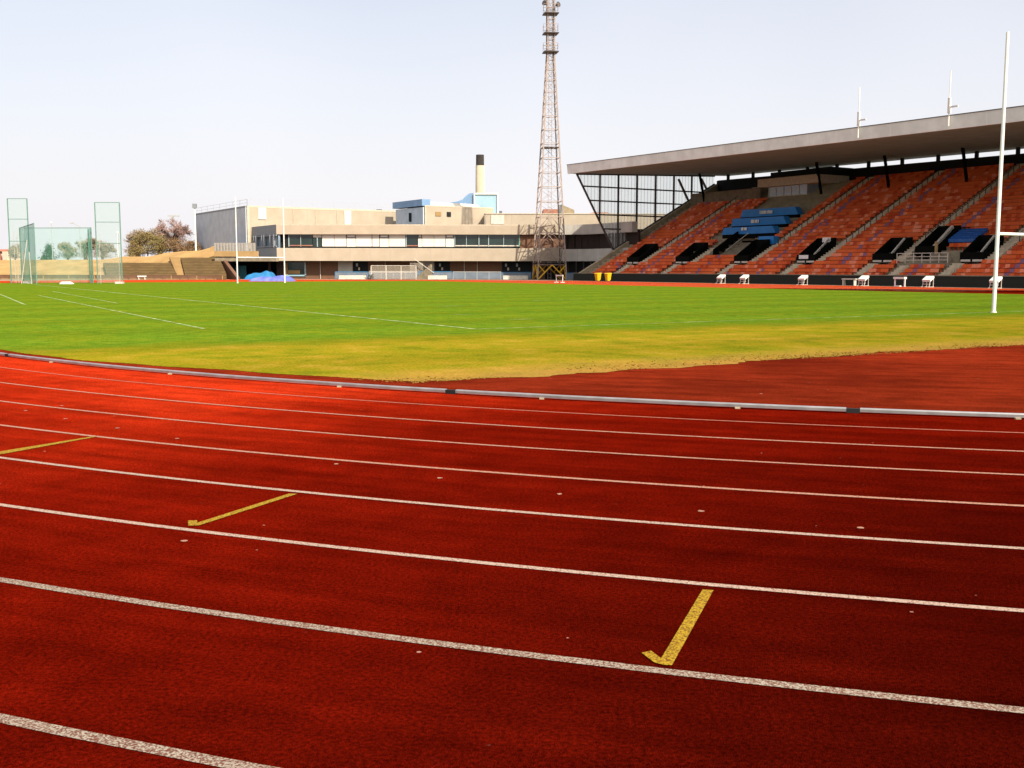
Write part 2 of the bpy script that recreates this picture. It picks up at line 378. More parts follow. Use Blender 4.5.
# infield grass, in the stadium frame
gp = []
def infield(t, s): return math.hypot(t-CT, s-CS) < R0-.55 if s < CS else t > 1.2
SS, TT = 260, 150
mb = MB(); g = 0
edge_l = lambda s: CT-math.sqrt(max((R0-.6)**2-(s-CS)**2, 0)) if s < CS else (CT-R0+.6 if s < 115 else CT-math.sqrt(max((R0+1-.6)**2-(s-115)**2, 1)))
RG = R0-.72
top = []
a_end = math.acos((CS-13.6)/RG)
for k in range(401):                # rim along the kerb, from the ragged front edge round to the far side
    a = a_end+(math.pi/2-a_end)*k/400; r = RG+.62*min(1, k/190)-.10+.05*math.sin(a*37)+.04*math.sin(a*91+1)+random.uniform(-.02, .02)
    top.append((CT-r*math.sin(a), CS-r*math.cos(a)))
for k in range(1, 60):
    x = CS+(130-CS)*k/59; top.append((CT-RG-.5 if x < 115 else CT-math.sqrt(max((RG+.6)**2-(x-115)**2, 1)), x))
bot = [(66.4, 13.6+(130-13.6)*k/60) for k in range(61)]
e0 = []
N = 420
for k in range(1, N):               # ragged near edge
    t = top[0][0]+(66.4-top[0][0])*k/N
    e0.append((t, 13.6+.10*math.sin(t*1.9)+.07*math.sin(t*4.7+.6)+random.uniform(-.07, .07)+.16*math.sin(t*.45)))
loop = [(*p, 0.006) for p in reversed(top)]+[(*p, .006) for p in e0]+[(*p, .006) for p in bot]
turf = st_mesh(MB().face(loop), 'grass_infield', M['turf'])

# pitch markings (stadium frame)
def strip(p, q, w, z=.011):
    p = Vector((*p, z)); q = Vector((*q, z)); d = (q-p).normalized(); n = Vector((-d.y, d.x, 0))*w/2
    N = max(2, int((q-p).length/1.5)); mb = MB()
    for k in range(N):
        a = p.lerp(q, k/N); b = p.lerp(q, (k+1)/N); mb.face([a-n, b-n, b+n, a+n])
    o = mb.build('pitch_line', M['pitch_line']); o.parent = turf; return o
strip((14.4, 24.9), (15.8, 118), .16)            # touchline
strip((14.4, 24.9), (60, 24.5), .11)             # goal line
strip((15.6, 118), (60, 118), .12)
strip((8.1, 28.8), (9.6, 69.5), .12); strip((6.6, 52), (8.2, 78), .12); strip((10.6, 52), (12.2, 82), .10)
for s in (41, 51.5, 61, 71, 81): strip((21.8, s), (23.2, s), .15)
for s in (46, 66, 92): strip((30, s), (33, s), .12); strip((36, s), (38, s), .12)
for s in (29, 33): strip((18.5, s), (18.5, s+.1), .9)

# lane lines and marks on the red surface
def lane(i, w=.055, m='white_line'):
    mb = MB(); N = 90; a0, a1 = -.75, .55
    for k in range(N):
        u, v = a0+(a1-a0)*k/N, a0+(a1-a0)*(k+1)/N; ru, rv = rline(u, i), rline(v, i)
        mb.face([pol(u, ru-w/2, .004), pol(u, ru+w/2, .004), pol(v, rv+w/2, .004), pol(v, rv-w/2, .004)])
    o = mb.build('lane_line', M[m]); o.parent = track
for i, w_, m_ in ((1, .045, 'faint_line'), (2, .05, 'pink_line'), (3, .05, 'pink_line'), (4, .055, 'pink_line'), (5, .055, 'white_line'), (6, .055, 'white_line'), (7, .062, 'near_line'), (8, .062, 'near_line')): lane(i, w_, m_)
def lane_straight(t):
    o = MB().face([(t-.04, 50, .004), (t+.04, 50, .004), (t+.04, 128, .004), (t-.04, 128, .004)]).build('lane_line', M['white_line'])
    o.data.transform(Matrix.Rotation(TH, 4, 'Z')); o.parent = track
for k in range(9): lane_straight(69.5+1.22*k)
for pl in ([(0.98, 5.259), (1.034, 5.246), (0.666, 4.218), (0.63, 4.223), (0.596, 4.251), (0.557, 4.36), (0.601, 4.384), (0.632, 4.297)],
           [(-1.63, 7.564), (-1.566, 7.558), (-2.003, 6.601), (-2.07, 6.593), (-2.112, 6.727), (-2.058, 6.741), (-2.034, 6.673)],
           [(-4.11, 10.184), (-4.052, 10.184), (-4.509, 9.203), (-4.582, 9.152), (-4.682, 9.356), (-4.598, 9.33)]):
    o = MB().face([(x, y, .006) for x, y in pl]).build('relay_mark', M['yellow_line']); o.parent = track
for x, y in [(-5.4, 12.52), (-4.89, 11.42), (-5.63, 12.07), (-4.07, 10.74), (-3.24, 10.07), (-1.48, 8.75), (-0.57, 8.16), (0.35, 7.57), (1.29, 7.03), (2.22, 6.57), (3.3, 13.84), (-1.98, 6.22)]:
    n = 7; mb = MB()
    mb.face([(x+.024*random.uniform(.7, 1.2)*math.cos(k*2*math.pi/n), y+.026*random.uniform(.7, 1.2)*math.sin(k*2*math.pi/n), .005) for k in range(n)])
    o = mb.build('paint_spot', M['pink_line']); o.parent = track

# aluminium kerb rail round the inside of the bend, in lengths with black joints
gaps = [-.80, -.4407, -.13945, .0074, .30]
kr = R0+.31
wher = ['silver kerb rail length beyond the leftmost black joint',
        'longest silver kerb rail length, between the left edge joint and the mid-view joint',
        'length of silver kerb rail right of centre, between the two black joints',
        'length of silver kerb rail running out at the right edge of the photo']
for j in range(4):
    a0, a1 = gaps[j]+.0022, gaps[j+1]-.0022; mid = pol((a0+a1)/2, kr, 0)
    root = thing('kerb_rail', wher[j], 'kerb rail', mid, group='kerb rails round the bend')
    mb = MB(); N = max(6, int((a1-a0)*90)); prof = [(-.028, .018), (.028, .018), (.030, .050), (.020, .062), (-.020, .062), (-.030, .050)]
    rings = [[pol(a0+(a1-a0)*k/N, kr+dr+.006*math.sin(7*k/N*math.pi), z) for dr, z in prof] for k in range(N+1)]
    for k in range(N):
        for q in range(6):
            mb.face([rings[k][q], rings[k+1][q], rings[k+1][(q+1) % 6], rings[k][(q+1) % 6]])
    mb.face(rings[0]); mb.face(rings[-1]); mb.build('rail', M['alu'], root)
    nf = max(2, int((a1-a0)/.085))
    for k in range(nf):
        a = a0+(a1-a0)*(k+.5)/nf; p = Vector(pol(a, kr+.03, 0))
        MB().box(p.x-.03, p.x+.03, p.y-.02, p.y+.02, 0, .018).build('foot', M['concrete'], root)
for j, nm in ((1, 'at the left edge of the photo'), (2, 'left of centre'), (3, 'towards the right')):
    a = gaps[j]; p = [pol(a-.0022, kr-.028, 0), pol(a-.0022, kr+.03, 0), pol(a+.0022, kr+.03, 0), pol(a+.0022, kr-.028, 0)]
    o = MB().hexa([(q[0], q[1], .004) for q in p], [(q[0], q[1], .054) for q in p]).build('kerb_joint', M['black'], loc=Vector(pol(a, kr, 0)))
    tag(o, 'black joint block in the silver kerb rail, '+nm, 'kerb joint', 'black kerb joints')

# grass blades along the near, dry part of the infield
def blades():
    n = 9000; t = RNG.uniform(3, 50, n); s = 13.5+np.abs(RNG.normal(0, 1, n))*.5
    cl = np.sin(t*1.3+np.sin(s*.9)*2)+np.sin(s*1.7+t*.6)
    ok = (np.hypot(t-CT, s-CS) < R0-.5) & (s < 32) & (cl > -1.2+RNG.random(n)*1.6); t, s = t[ok], s[ok]; n = len(t)
    h = RNG.uniform(.006, .026, n); w = RNG.uniform(.008, .02, n); a = RNG.uniform(0, 6.28, n); lx, ly = RNG.normal(0, .04, n), RNG.normal(0, .04, n)
    P = np.zeros((n, 3, 3)); ca, sa = np.cos(a)*w, np.sin(a)*w
    P[:, 0] = np.stack([t-ca, s-sa, np.full(n, .006)], 1); P[:, 1] = np.stack([t+ca, s+sa, np.full(n, .006)], 1); P[:, 2] = np.stack([t+lx, s+ly, h+.006], 1)
    me = bpy.data.meshes.new('grass_blades'); me.from_pydata(P.reshape(-1, 3).tolist(), [], np.arange(3*n).reshape(-1, 3).tolist())
    me.materials.append(M['turf']); o = bpy.data.objects.new('grass_blades', me); C.objects.link(o); o.rotation_euler = (0, 0, TH); tag(o, kind='stuff', label='short dry grass blades on the near infield', cat='grass')
blades()

# ================================================================== RUGBY POSTS
def goal(t, s, label, hp=10.45, hb=3.):
    r = thing('rugby_goal', label, 'rugby posts', (t, s, 0), True, 'rugby goals')
    for d in (0, 5.6):
        MB().tube((t+d, s, 0), (t+d, s, hp), .076, .060, 12).build('post', M['white'], r, smooth=False)
        MB().tube((t+d, s, 0), (t+d, s, .05), .12, .10, 12).build('socket', M['offwhite'], r)
    MB().tube((t+.07, s, hb), (t+5.53, s, hb), .062, None, 10).build('crossbar', M['white'], r)
goal(37.1, 24.5, 'tall white rugby post with crossbar on the near goal line, cut by the right edge')
goal(37.35, 118.8, 'white rugby goal at the far end of the pitch in front of the sports building', 9.75, 2.92)

# ================================================================== GRANDSTAND (t, s, z)
SN, SF = 30., 125.0
T0, Z0, K = 90., 1.05, .526
sl = lambda t: Z0+K*(t-T0)
def roof_drop(o):
    for v in o.data.vertices: v.co.z += (v.co.y)*.0085-.02
stand = thing('grandstand', 'long covered grandstand of red seats under a cantilevered roof', 'grandstand', (89, SF, 0), True)
NR = 31; PR = .82
voms = [(115.8, 118.5, 93.2, 96.7), (105.4, 108.1, 93.2, 96.6), (94.6, 97.1, 93.2, 96.9), (84.1, 86.8, 93.2, 96.8), (73.4, 76.1, 93.2, 96.4), (69.2, 71.8, 94.6, 98.6), (62.9, 65.5, 93.2, 96.4), (52.3, 54.9, 93.2, 96.4)]
entr = (97.3, 103.0, 95.3, 100.4)
aisles_u = [115.1, 104.7, 94.0, 83.5, 73.0, 62.3, 51.7]      # upper gangways (centre), wide 1.1
aisles_l = [117.3, 107.2, 96.6, 86.2, 75.6, 71.2, 65.3, 54.5]
# stepped deck
mb = MB()
for k in range(NR):
    t = T0-.35+k*PR; z = Z0-.5+k*PR*K
    cuts = []
    for a, b, t0, t1 in voms:
        if t+.4 > t0 and t+.4 < t1: cuts.append((a, b))
    if entr[2] < t+.4 < entr[3]: cuts.append(entr[:2])
    cuts.sort(); x = SN
    for a, b in cuts+[(SF, SF)]:
        if a > x: mb.box(t, t+PR, x, a, z-.75, z)
        x = max(x, b)
mb.build('terrace_deck', M['concrete'], stand)
# front wall with hoarding
MB().box(89., 89.5, SN, SF+.6, 0, 1.02).build('front_wall', M['wall_black'], stand)
MB().box(88.95, 89.7, SN, SF+.6, 1.02, 1.10).build('wall_coping', M['concrete_dark'], stand)
# gangway steps: small extra steps and handrail posts
for k, s in enumerate(aisles_u):
    mb = MB()
    for q in range(2*NR):
        t = T0-.35+q*PR/2; z = Z0-.5+q*PR*K/2
        if t < 93.2 or t > 114.5: continue
        if s == 104.7 and t > 96.8: continue
        mb.box(t, t+PR/2, s-.55, s+.55, z-.1, z+.22)
    mb.build('gangway_steps', M['step'], stand)
    if s == 104.7: continue
    mb = MB()
    for q in range(17):
        t = 97+q*1.0; mb.bar((t, s-.62, sl(t)-.4), (t, s-.62, sl(t)+.5), .07)
    mb.bar((97, s-.62, sl(97)+.48), (113, s-.62, sl(113)+.48), .05)
    mb.build('handrail', M['dark_steel'], stand)
for s in aisles_l:
    mb = MB()
    for q in range(8):
        t = T0-.35+q*PR/2; z = Z0-.5+q*PR*K/2
        mb.box(t, t+PR/2, s-.55, s+.55, z-.1, z+.22)
    mb.build('gangway_steps', M['step'], stand)
# vomitories: black parapets round each opening
def vomitory(a, b, t0, t1, signs, strip_=True):
    h = .8; t1 -= .25
    f = MB().box(t0, t0+.16, a, b, sl(t0)-.3, sl(t0)+.62).build('vomitory', M['black_paint'], stand)
    for s0 in (a, b-.16):
        MB().hexa([(t0+.163, s0, sl(t0)-.6), (t1, s0, sl(t1)-.6), (t1, s0+.16, sl(t1)-.6), (t0+.163, s0+.16, sl(t0)-.6)],
                      [(t0+.163, s0, sl(t0)+h-.25), (t1, s0, sl(t1)+h), (t1, s0+.16, sl(t1)+h), (t0+.163, s0+.16, sl(t0)+h-.25)]).build('side_wall', M['black_paint'], f)
    MB().box(t1+.002, t1+.16, a, b, sl(t0)-1.2, sl(t1)+h).build('back_wall', M['black_paint'], f)
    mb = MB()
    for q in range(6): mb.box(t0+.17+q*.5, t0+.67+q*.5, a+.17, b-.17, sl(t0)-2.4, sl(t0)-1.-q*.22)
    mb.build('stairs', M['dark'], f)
    if strip_:
        m_ = (a+b)/2
        for u, v in ((a+.1, m_-.12), (m_+.12, b-.1)):
            MB().box(t0-.02, t0-.004, u, v, sl(t0)-.30, sl(t0)-.10).build('kick_strip', M['offwhite'], f)
    if signs:
        MB().box(t0-.03, t0-.004, b-1.75, b-.35, sl(t0)+.12, sl(t0)+.55).build('notice', M['white'], f)
        MB().box(t1-.05, t1-.003, a+.7, a+1.9, sl(t1)+.3, sl(t1)+.85).build('notice', M['white'], f)
    return f
vf = [vomitory(*v, signs=k == 3, strip_=k != 5) for k, v in enumerate(voms)]
# pale stair rails seen inside some openings
for k in (3, 4, 5, 6):
    a, b, t0, t1 = voms[k]
    big = k == 5
    MB().bar((t0+.6, a+.9, sl(t0)+.35), (t1-.3, a+.9, sl(t1)+.55), .3 if big else .16, .3 if big else .18).build('stair_rail', M['offwhite'], vf[k])
# wide entrance below the press desks
a, b, t0, t1 = entr
MB().hexa([(t0, b, sl(t0)-.9), (t1, b, sl(t1)-.9), (t1, b+.2, sl(t1)-.9), (t0, b+.2, sl(t0)-.9)], [(t0, b, sl(t0)+.35), (t1, b, sl(t1)+.6), (t1, b+.2, sl(t1)+.6), (t0, b+.2, sl(t0)+.35)]).build('entrance_side', M['black_paint'], stand)
MB().box(t1, t1+.2, a, b+.2, sl(t1)-.55, sl(t1)+.6).build('entrance_back', M['black_paint'], stand)
mb = MB()
for q in range(7): mb.box(t0+q*.73, t0+.73+q*.73, a, b, sl(t0)-1.8, sl(t0)-.7+q*.33)
mb.build('entrance_stairs', M['concrete_dark'], stand)
MB().box(t1-.6, t1-.5, a+2., a+2.9, sl(t1)-.9, sl(t1)+.1).build('notice', M['white'], stand)
MB().bar((t0+.4, 101.2, sl(t0)+.2), (t1-.5, 101.2, sl(t1)), .08).build('stair_rail', M['offwhite'], stand)
# viewing platform in front of the larger opening
MB().box(92.3, 94.5, 66.2, 72.2, 1.9, 2.32).build('platform_deck', M['concrete_dark'], stand)
mb = MB()
for z in (2.6, 2.95, 3.3): mb.bar((92.3, 66.2, z), (92.3, 72.2, z), .06)
for q in range(7): mb.bar((92.3, 66.2+q, 2.3), (92.3, 66.2+q, 3.32), .06)
mb.build('platform_rail', M['offwhite'], stand)
MB().box(93.4, 93.46, 66.6, 69.0, 2.34, 3.2).build('platform_panel', M['concrete_dark'], stand)
MB().bar((94.4, 69.1, 2.3), (94.4, 69.1, 4.5), .22).build('platform_post', M['tan'], stand)
# press desks: three angled blue fronts with rows behind
def desk(s0, s1, t, z0, z1):
    d = MB().hexa([(t, s0, z0), (t+.9, s0, z0+.05), (t+.9, s1, z0+.05), (t, s1, z0)], [(t-.12, s0+.5, z1), (t+.9, s0+.5, z1), (t+.9, s1-.5, z1), (t-.12, s1-.5, z1)]).build('desk_front', M['blue_sign'], stand)
    MB().box(t+.02, t+1.8, s0+.2, s1-.1, z0-.55, z0-.01).build('desk_base', M['black_paint'], stand)
    return d
def lettering(d, t, s_mid, n, hgt, z, zt):
    # too small to read in the photograph: a row of uneven white letter strokes
    mb = MB(); w = hgt*.62
    for k in range(n):
        s = s_mid+(n/2-k)*w
        for u in sorted(random.sample([0, .25, .5], 2)): mb.box(t-.16, t-.13, s-u*w*1.1-.09, s-u*w*1.1, z, z+hgt)
        mb.box(t-.16, t-.13, s-.5*w, s, z+random.choice((0, .42, .8))*hgt, z+random.choice((.25, .6, 1.))*hgt+.04)
    mb.build('lettering', M['white'], d)
d1 = desk(97.4, 107.9, 104.6, 8.75, 9.75); lettering(d1, 104.55, 102.9, 9, .42, 9.05, 0)
d2 = desk(96.9, 107.0, 102.0, 7.45, 8.45); lettering(d2, 101.95, 102.3, 6, .42, 7.75, 0)
d3 = desk(96.4, 106.2, 99.6, 6.25, 7.15); lettering(d3, 99.55, 101.8, 5, .34, 6.72, 0)
MB().box(97.0, 97.9, 94.2, 96.8, 4.75, 5.75).build('desk_front', M['blue_sign'], stand)
# press box at the back
MB().box(111., 117., 101.8, 109.1, 9.6, 11.9).build('press_box_wall', M['press'], stand)
pw = MB().box(111.05, 116.8, 101.9, 109., 11.902, 13.2).build('press_box_window', M['pressglass'], stand)
mb = MB()
for s in np.linspace(101.9, 109., 6): mb.box(110.98, 111.04, s-.05, s+.05, 11.9, 13.2)
mb.box(110.99, 111.035, 101.9, 109., 12.5, 12.56)
mb.build('window_bar', M['press'], pw)
MB().box(110., 117., 99.2, 110.2, 13.202, 14.3).build('press_box_parapet', M['press'], stand)
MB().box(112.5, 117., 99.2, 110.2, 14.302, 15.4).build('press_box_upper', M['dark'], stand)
# rear walls
MB().box(110.6, 111., 110.4, SF, 11.2, 13.2).build('rear_parapet', M['concrete_dark'], stand)
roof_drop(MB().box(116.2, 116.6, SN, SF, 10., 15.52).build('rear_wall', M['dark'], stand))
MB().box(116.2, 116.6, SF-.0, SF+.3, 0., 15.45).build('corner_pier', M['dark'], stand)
for s in np.arange(SN+2, SF, 5.35): roof_drop(MB().box(116.25, 116.55, s-.2, s+.2, 15.38, 16.3).build('roof_post', M['dark'], stand))
# lower storey behind and below the seats
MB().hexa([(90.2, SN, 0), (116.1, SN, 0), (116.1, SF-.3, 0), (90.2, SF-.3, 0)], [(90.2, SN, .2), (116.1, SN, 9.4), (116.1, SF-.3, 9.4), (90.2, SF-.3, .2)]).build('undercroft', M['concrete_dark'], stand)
# roof: wedge slab with pale fascia
RS, RF = 26., 126.2
zb = lambda t: 15.30+.036*(t-88.4)
def roof_poly(t0, t1, z0, z1, s0, s1): return [(t0, s0, z0), (t1, s0, z1), (t1, s1, z1), (t0, s1, z0)]
roof_drop(MB().hexa(roof_poly(88.7, 119.5, zb(88.7), zb(119.5), RS, RF), roof_poly(88.7, 119.5, zb(88.7)+.3, zb(119.5)+.3, RS, RF)).build('soffit', M['soffit'], stand))
roof_drop(MB().hexa(roof_poly(88.7, 119.5, zb(88.7)+.303, zb(119.5)+.303, RS, RF), roof_poly(88.7, 119.5, 16.45, 17.1, RS, RF)).build('roof_deck', M['roofc'], stand))
roof_drop(MB().hexa(roof_poly(88.36, 88.697, 15.28, 15.29, RS-.1, RF+.1), roof_poly(88.2, 88.697, 16.52, 16.52, RS-.1, RF+.1)).build('fascia', M['fascia'], stand))
roof_drop(MB().box(88.15, 88.75, RS-.1, RF+.1, 16.523, 16.60).build('roof_edge', M['roofc'], stand))
# raking struts under the roof
for s in (122.0, 99.2, 88.3, 77.4, 66.5, 55.6, 44.7):
    MB().bar((110.8, s, sl(110.8)-.3), (109.6, s, zb(109.6)+.05), .30, .26).build('strut', M['black_paint'], stand)
# gable: raking wall, gangway and the glazed screen above it
MB().hexa([(89.5, 125.05, 0), (116.2, 125.05, 0), (116.2, 125.5, 0), (89.5, 125.5, 0)],
          [(89.5, 125.05, sl(89.5)+.15), (116.2, 125.05, sl(116.2)+.15), (116.2, 125.5, sl(116.2)+.15), (89.5, 125.5, sl(89.5)+.15)]).build('raking_wall', M['concrete'], stand)
GS = 125.75
gp = [(89.5, zb(89.5)), (96.2, sl(96.2)+.3), (116.1, sl(116.1)+.3), (116.1, zb(116.1))]
gl_ = MB().face([(t, GS, z) for t, z in gp]).build('glazed_screen', M['gable'], stand)
def xl(z): return 89.5+(zb(89.5)-z)/(zb(89.5)-(sl(96.2)+.3))*6.7
def mull(p, q, w=.2): MB().bar((p[0], GS-.06, p[1]), (q[0], GS-.06, q[1]), w, .2).build('mullion', M['dark_steel'], gl_)
mull(gp[0], gp[1], .26); mull((96.2, sl(96.2)+.2), (116.1, sl(116.1)+.2), .25)
mull((89.5, zb(89.5)-.1), (116.1, zb(116.1)-.1), .24)
mull((93.7, zb(93.7)), (93.7, 15.2-(93.7-89.5)/6.7*10.4), .2)
for t in (97.1, 100.6, 104.2, 107.8, 111.4): mull((t, zb(t)), (t, sl(t)+(-.4 if t < 98 else -.2)), .24)
for z in (13.6, 11.6, 9.6, 7.55): mull((xl(z), z), (min(T0+(z-.3-Z0)/K, 116.), z), .17)
mull((108.7, 15.4), (110.7, 12.3), .36); mull((113.3, 15.7), (115.2, 13.2), .36)
# gable foot: dark fenced base beyond the wall
# seats ------------------------------------------------------------
def seat_mesh():
    mb = MB(); w = .24
    mb.hexa([(-.20, -w, .38), (.17, -w, .36), (.17, w, .36), (-.20, w, .38)], [(-.20, -w, .43), (.17, -w, .40), (.17, w, .40), (-.20, w, .43)])
    mb.hexa([(.17, -w, .36), (.21, -w, .36), (.21, w, .36), (.17, w, .36)], [(.27, -w, .765), (.31, -w, .765), (.31, w, .765), (.27, w, .765)])
    mb.box(.02, .14, -.05, .05, 0., .36)
    return mb
sm = seat_mesh()  # tip-up: pan, back and bracket
def free(k, s, t):
    if t > 114.2: return False
    if s > 110.2 and t > 110.2: return False
    for a, b, t0, t1 in voms:
        if a-.35 < s < b+.35 and t0-.75 < t < t1+.6: return False
        if a-.1 < s < b+.1 and False: return False
    if entr[0]-.3 < s < entr[1]+.6 and entr[2]-.6 < t < entr[3]+.6: return False
    if 94.3 < s < 108.2 and t > 98.4 : 
        if s > 96.3 or t < 98: return False
    if 94.3 < s < 99.5 and 96.3 < t < 98.6: return False
    if 96. < s < 110.4 and t > 98.9: return False if s < 108.5 else t < 109.8
    if 65.9 < s < 72.5 and 91.9 < t < 95.: return False
    if 66.0 < s < 69.0 and 96. < t < 98.2: return False
    for x in aisles_u:
        if abs(s-x) < .8 and t > 92.7: return False
    for x in aisles_l:
        if abs(s-x) < .8 and t < 92.9: return False
    return True
blue_cols = [112.2, 101.2, 90.6, 80., 69.6, 58.8, 48.2]
seats = []
for k in range(NR):
    t = T0-.35+k*PR+.36; z = Z0-.5+k*PR*K
    for q in range(int((SF-1.6-SN-8)/.5)):
        s = SN+8+q*.5
        if not free(k, s, t): continue
        bl = any(abs(s-(c+(k-8)*.06)) < .26 for c in blue_cols) and random.random() < .8 or random.random() < .008
        kind = 3 if bl else random.choices((0, 1, 2), (.72, .12+.08*math.sin(k*1.7), .16))[0]
        seats.append((t, s, z, kind))
def proj(p):
    c, sn = math.cos(PITCH), math.sin(PITCH); q = p-Vector((0, 0, H)); d = q.y*c-q.z*sn
    return 512+F*q.x/d, d
near = sorted([x for x in seats if 0 < proj(W(*x[:3]))[0] < 1016], key=lambda x: proj(W(*x[:3]))[1])[:292]
nset = set(x[:3] for x in near)
SM = ['seat_red', 'seat_faded', 'seat_dark', 'seat_blue']
proto = {}
for t, s, z, kd in near:
    if kd not in proto: o = proto[kd] = sm.build('stadium_seat', M[SM[kd]])
    else: o = proto[kd].copy(); C.objects.link(o)
    if kd == 3: tag(o, 'blue plastic seat among the nearest red seats at the right', 'seat', 'blue seats nearest the camera')
    else: tag(o, 'red plastic seat in the nearest rows of the stand at the right', 'seat', 'red seats nearest the camera')
    o.location = W(t, s, z); o.rotation_euler = (0, 0, TH)
V = np.array(sm.v); FN = sm.f
rest = [x for x in seats if x[:3] not in nset]
vv = []; ff = []; mi = []
for t, s, z, bl in rest:
    b = len(vv); vv += [(x+t, y+s, zz+z) for x, y, zz in sm.v]; ff += [tuple(i+b for i in f) for f in FN]; mi += [bl]*len(FN)
me = bpy.data.meshes.new('stadium_seating'); me.from_pydata(vv, [], ff); [me.materials.append(M[k]) for k in SM]; me.polygons.foreach_set('material_index', mi); me.update()
o = bpy.data.objects.new('stadium_seating', me); C.objects.link(o); o.rotation_euler = (0, 0, TH)
tag(o, 'rows upon rows of red seats filling the stand, threaded with columns of blue ones', 'seating', kind='stuff')
# tarpaulin over the seats
mb = MB(); Y0, Y1 = 66.0, 69.05
for k in range(5):
    ta, tb = 96.2+k*.42, 96.2+(k+1)*.42
    mb.hexa([(ta, Y0, sl(ta)+.12), (tb, Y0, sl(tb)+.12), (tb, Y1, sl(tb)+.12), (ta, Y1, sl(ta)+.12)], [(ta, Y0, sl(ta)+.45+.05*(k % 2)), (tb, Y0, sl(tb)+.45-.05*(k % 2)), (tb, Y1, sl(tb)+.42), (ta, Y1, sl(ta)+.46)])
o = mb.build('tarpaulin', M['tarp'], loc=(96.2, 67, sl(96.2))); o.location = W(96.2, 67, sl(96.2)); o.rotation_euler = (0, 0, TH)
tag(o, 'blue tarpaulin covering a block of seats between two black vomitories', 'tarpaulin')
# flag masts on the roof edge
for s, lab in ((74.2, 'farther of the two white masts fixed to the stand roof edge'), (63.7, 'nearer of the two white masts fixed to the stand roof edge')):
    r = thing('flag_mast', lab, 'mast', (88.0, s, 15.0), True, 'white masts on the roof edge')
    MB().tube((88.0, s, 15.0), (88.0, s, 20.05), .07, .05, 8).build('pole', M['white'], r)
    MB().box(87.9, 88.14, s-.12, s+.12, 16.2, 17.6).build('clamp', M['white'], r)
    MB().bar((88.0, s-.1, 16.75), (88.0, s-.95, 16.75), .14).build('bracket', M['white'], r)

# ================================================================== THINGS ALONG THE HOME STRAIGHT
def T_at(px, t):      # s of a stadium line t seen at pixel column px
    u = (px-512)/F*1.005; Zd = t/(B2[1]+u*B2[0]); return (A2[1]+u*A2[0])*Zd
def white_seat(px, lab, t=85.2):
    s = T_at(px, t); r = thing('trackside_bench', lab, 'bench', (t, s, 0), True, 'white benches along the stand front')
    MB().hexa([(t-.28, s-.43, .50), (t+.30, s-.43, .86), (t+.30, s+.43, .86), (t-.28, s+.43, .50)], [(t-.34, s-.43, .70), (t+.26, s-.43, 1.06), (t+.26, s+.43, 1.06), (t-.34, s+.43, .70)]).build('seat_board', M['white'], r)
    for d in (-.36, .36):
        MB().bar((t-.34, s+d, 0), (t-.22, s+d, .52), .05).build('leg', M['offwhite'], r)
        MB().bar((t+.26, s+d, 0), (t+.26, s+d, .84), .05).build('leg', M['offwhite'], r)
        MB().bar((t-.55, s+d, .04), (t+.35, s+d, .04), .06, .05).build('foot', M['offwhite'], r)
    MB().bar((t-.22, s-.4, .3), (t-.22, s+.4, .3), .06).build('stretcher', M['offwhite'], r)
white_seat(719, 'white slant-topped bench, leftmost of those by the black stand wall')
white_seat(742, 'white slant-topped bench, second from the left by the black stand wall')
white_seat(800, 'white slant-topped bench standing alone in front of the signed vomitory')
white_seat(860, 'white slant-topped bench just right of the low slim bench')
white_seat(924, 'white slant-topped bench below the railed viewing platform')
white_seat(991, 'white slant-topped bench half hidden behind the near rugby post')
t = 85.3; s = T_at(896, t)
r = thing('trestle', 'white flat-topped trestle with a pale base board by the stand wall', 'trestle', (t, s, 0), True)
MB().box(t-.2, t+.2, s-.62, s+.62, .74, .94).build('top_board', M['white'], r)
for d in (-.55, .55): MB().bar((t, s+d, 0), (t, s+d, .74), .11).build('leg', M['white'], r)
MB().box(t-.5, t-.2, s-.35, s+.25, .02, .12).build('base_board', M['white'], r)
t = 86.6; s = T_at(846, t)
r = thing('slim_bench', 'low slim white bench against the black stand wall', 'bench', (t, s, 0), True)
MB().box(t-.2, t+.2, s-.85, s+.85, .62, .72).build('seat', M['offwhite'], r)
for d in (-.7, .7): MB().box(t-.18, t+.18, s+d-.04, s+d+.04, 0, .62).build('leg', M['offwhite'], r)
for px, lab in ((597, 'yellow wheelie bin, left one of a pair by the stand wall'), (607, 'yellow wheelie bin, right one of a pair by the stand wall')):
    t = 86.2; s = T_at(px, t)
    r = thing('wheelie_bin', lab, 'bin', (t, s, 0), True, 'yellow bins by the stand')
    MB().hexa([(t-.24, s-.24, .08), (t+.22, s-.24, .08), (t+.22, s+.24, .08), (t-.24, s+.24, .08)], [(t-.36, s-.34, 1.02), (t+.3, s-.34, 1.02), (t+.3, s+.34, 1.02), (t-.36, s+.34, 1.02)]).build('bin_body', M['bin'], r)
    MB().hexa([(t-.39, s-.37, 1.023), (t+.32, s-.37, 1.023), (t+.32, s+.37, 1.023), (t-.39, s+.37, 1.023)], [(t-.3, s-.3, 1.12), (t+.32, s-.34, 1.14), (t+.32, s+.34, 1.14), (t-.3, s+.3, 1.12)]).build('lid', M['bin'], r)
    for d in (-.27, .22): MB().tube((t+.2, s+d, .1), (t+.2, s+d+.06, .1), .1, None, 10).build('wheel', M['black'], r)
t, s = 73.6, 106.8
r = thing('hurdle', 'small white frame hurdle on the red straight near the lattice tower', 'hurdle', (t, s, 0), True)
MB().bar((t, s-.75, .86), (t, s+.75, .86), .1, .16).build('top_bar', M['white'], r)
for d in (-.68, .68): MB().bar((t, s+d, 0), (t, s+d, .82), .07).build('upright', M['white'], r); MB().bar((t-.3, s+d, .03), (t+.3, s+d, .03), .07).build('foot', M['white'], r)

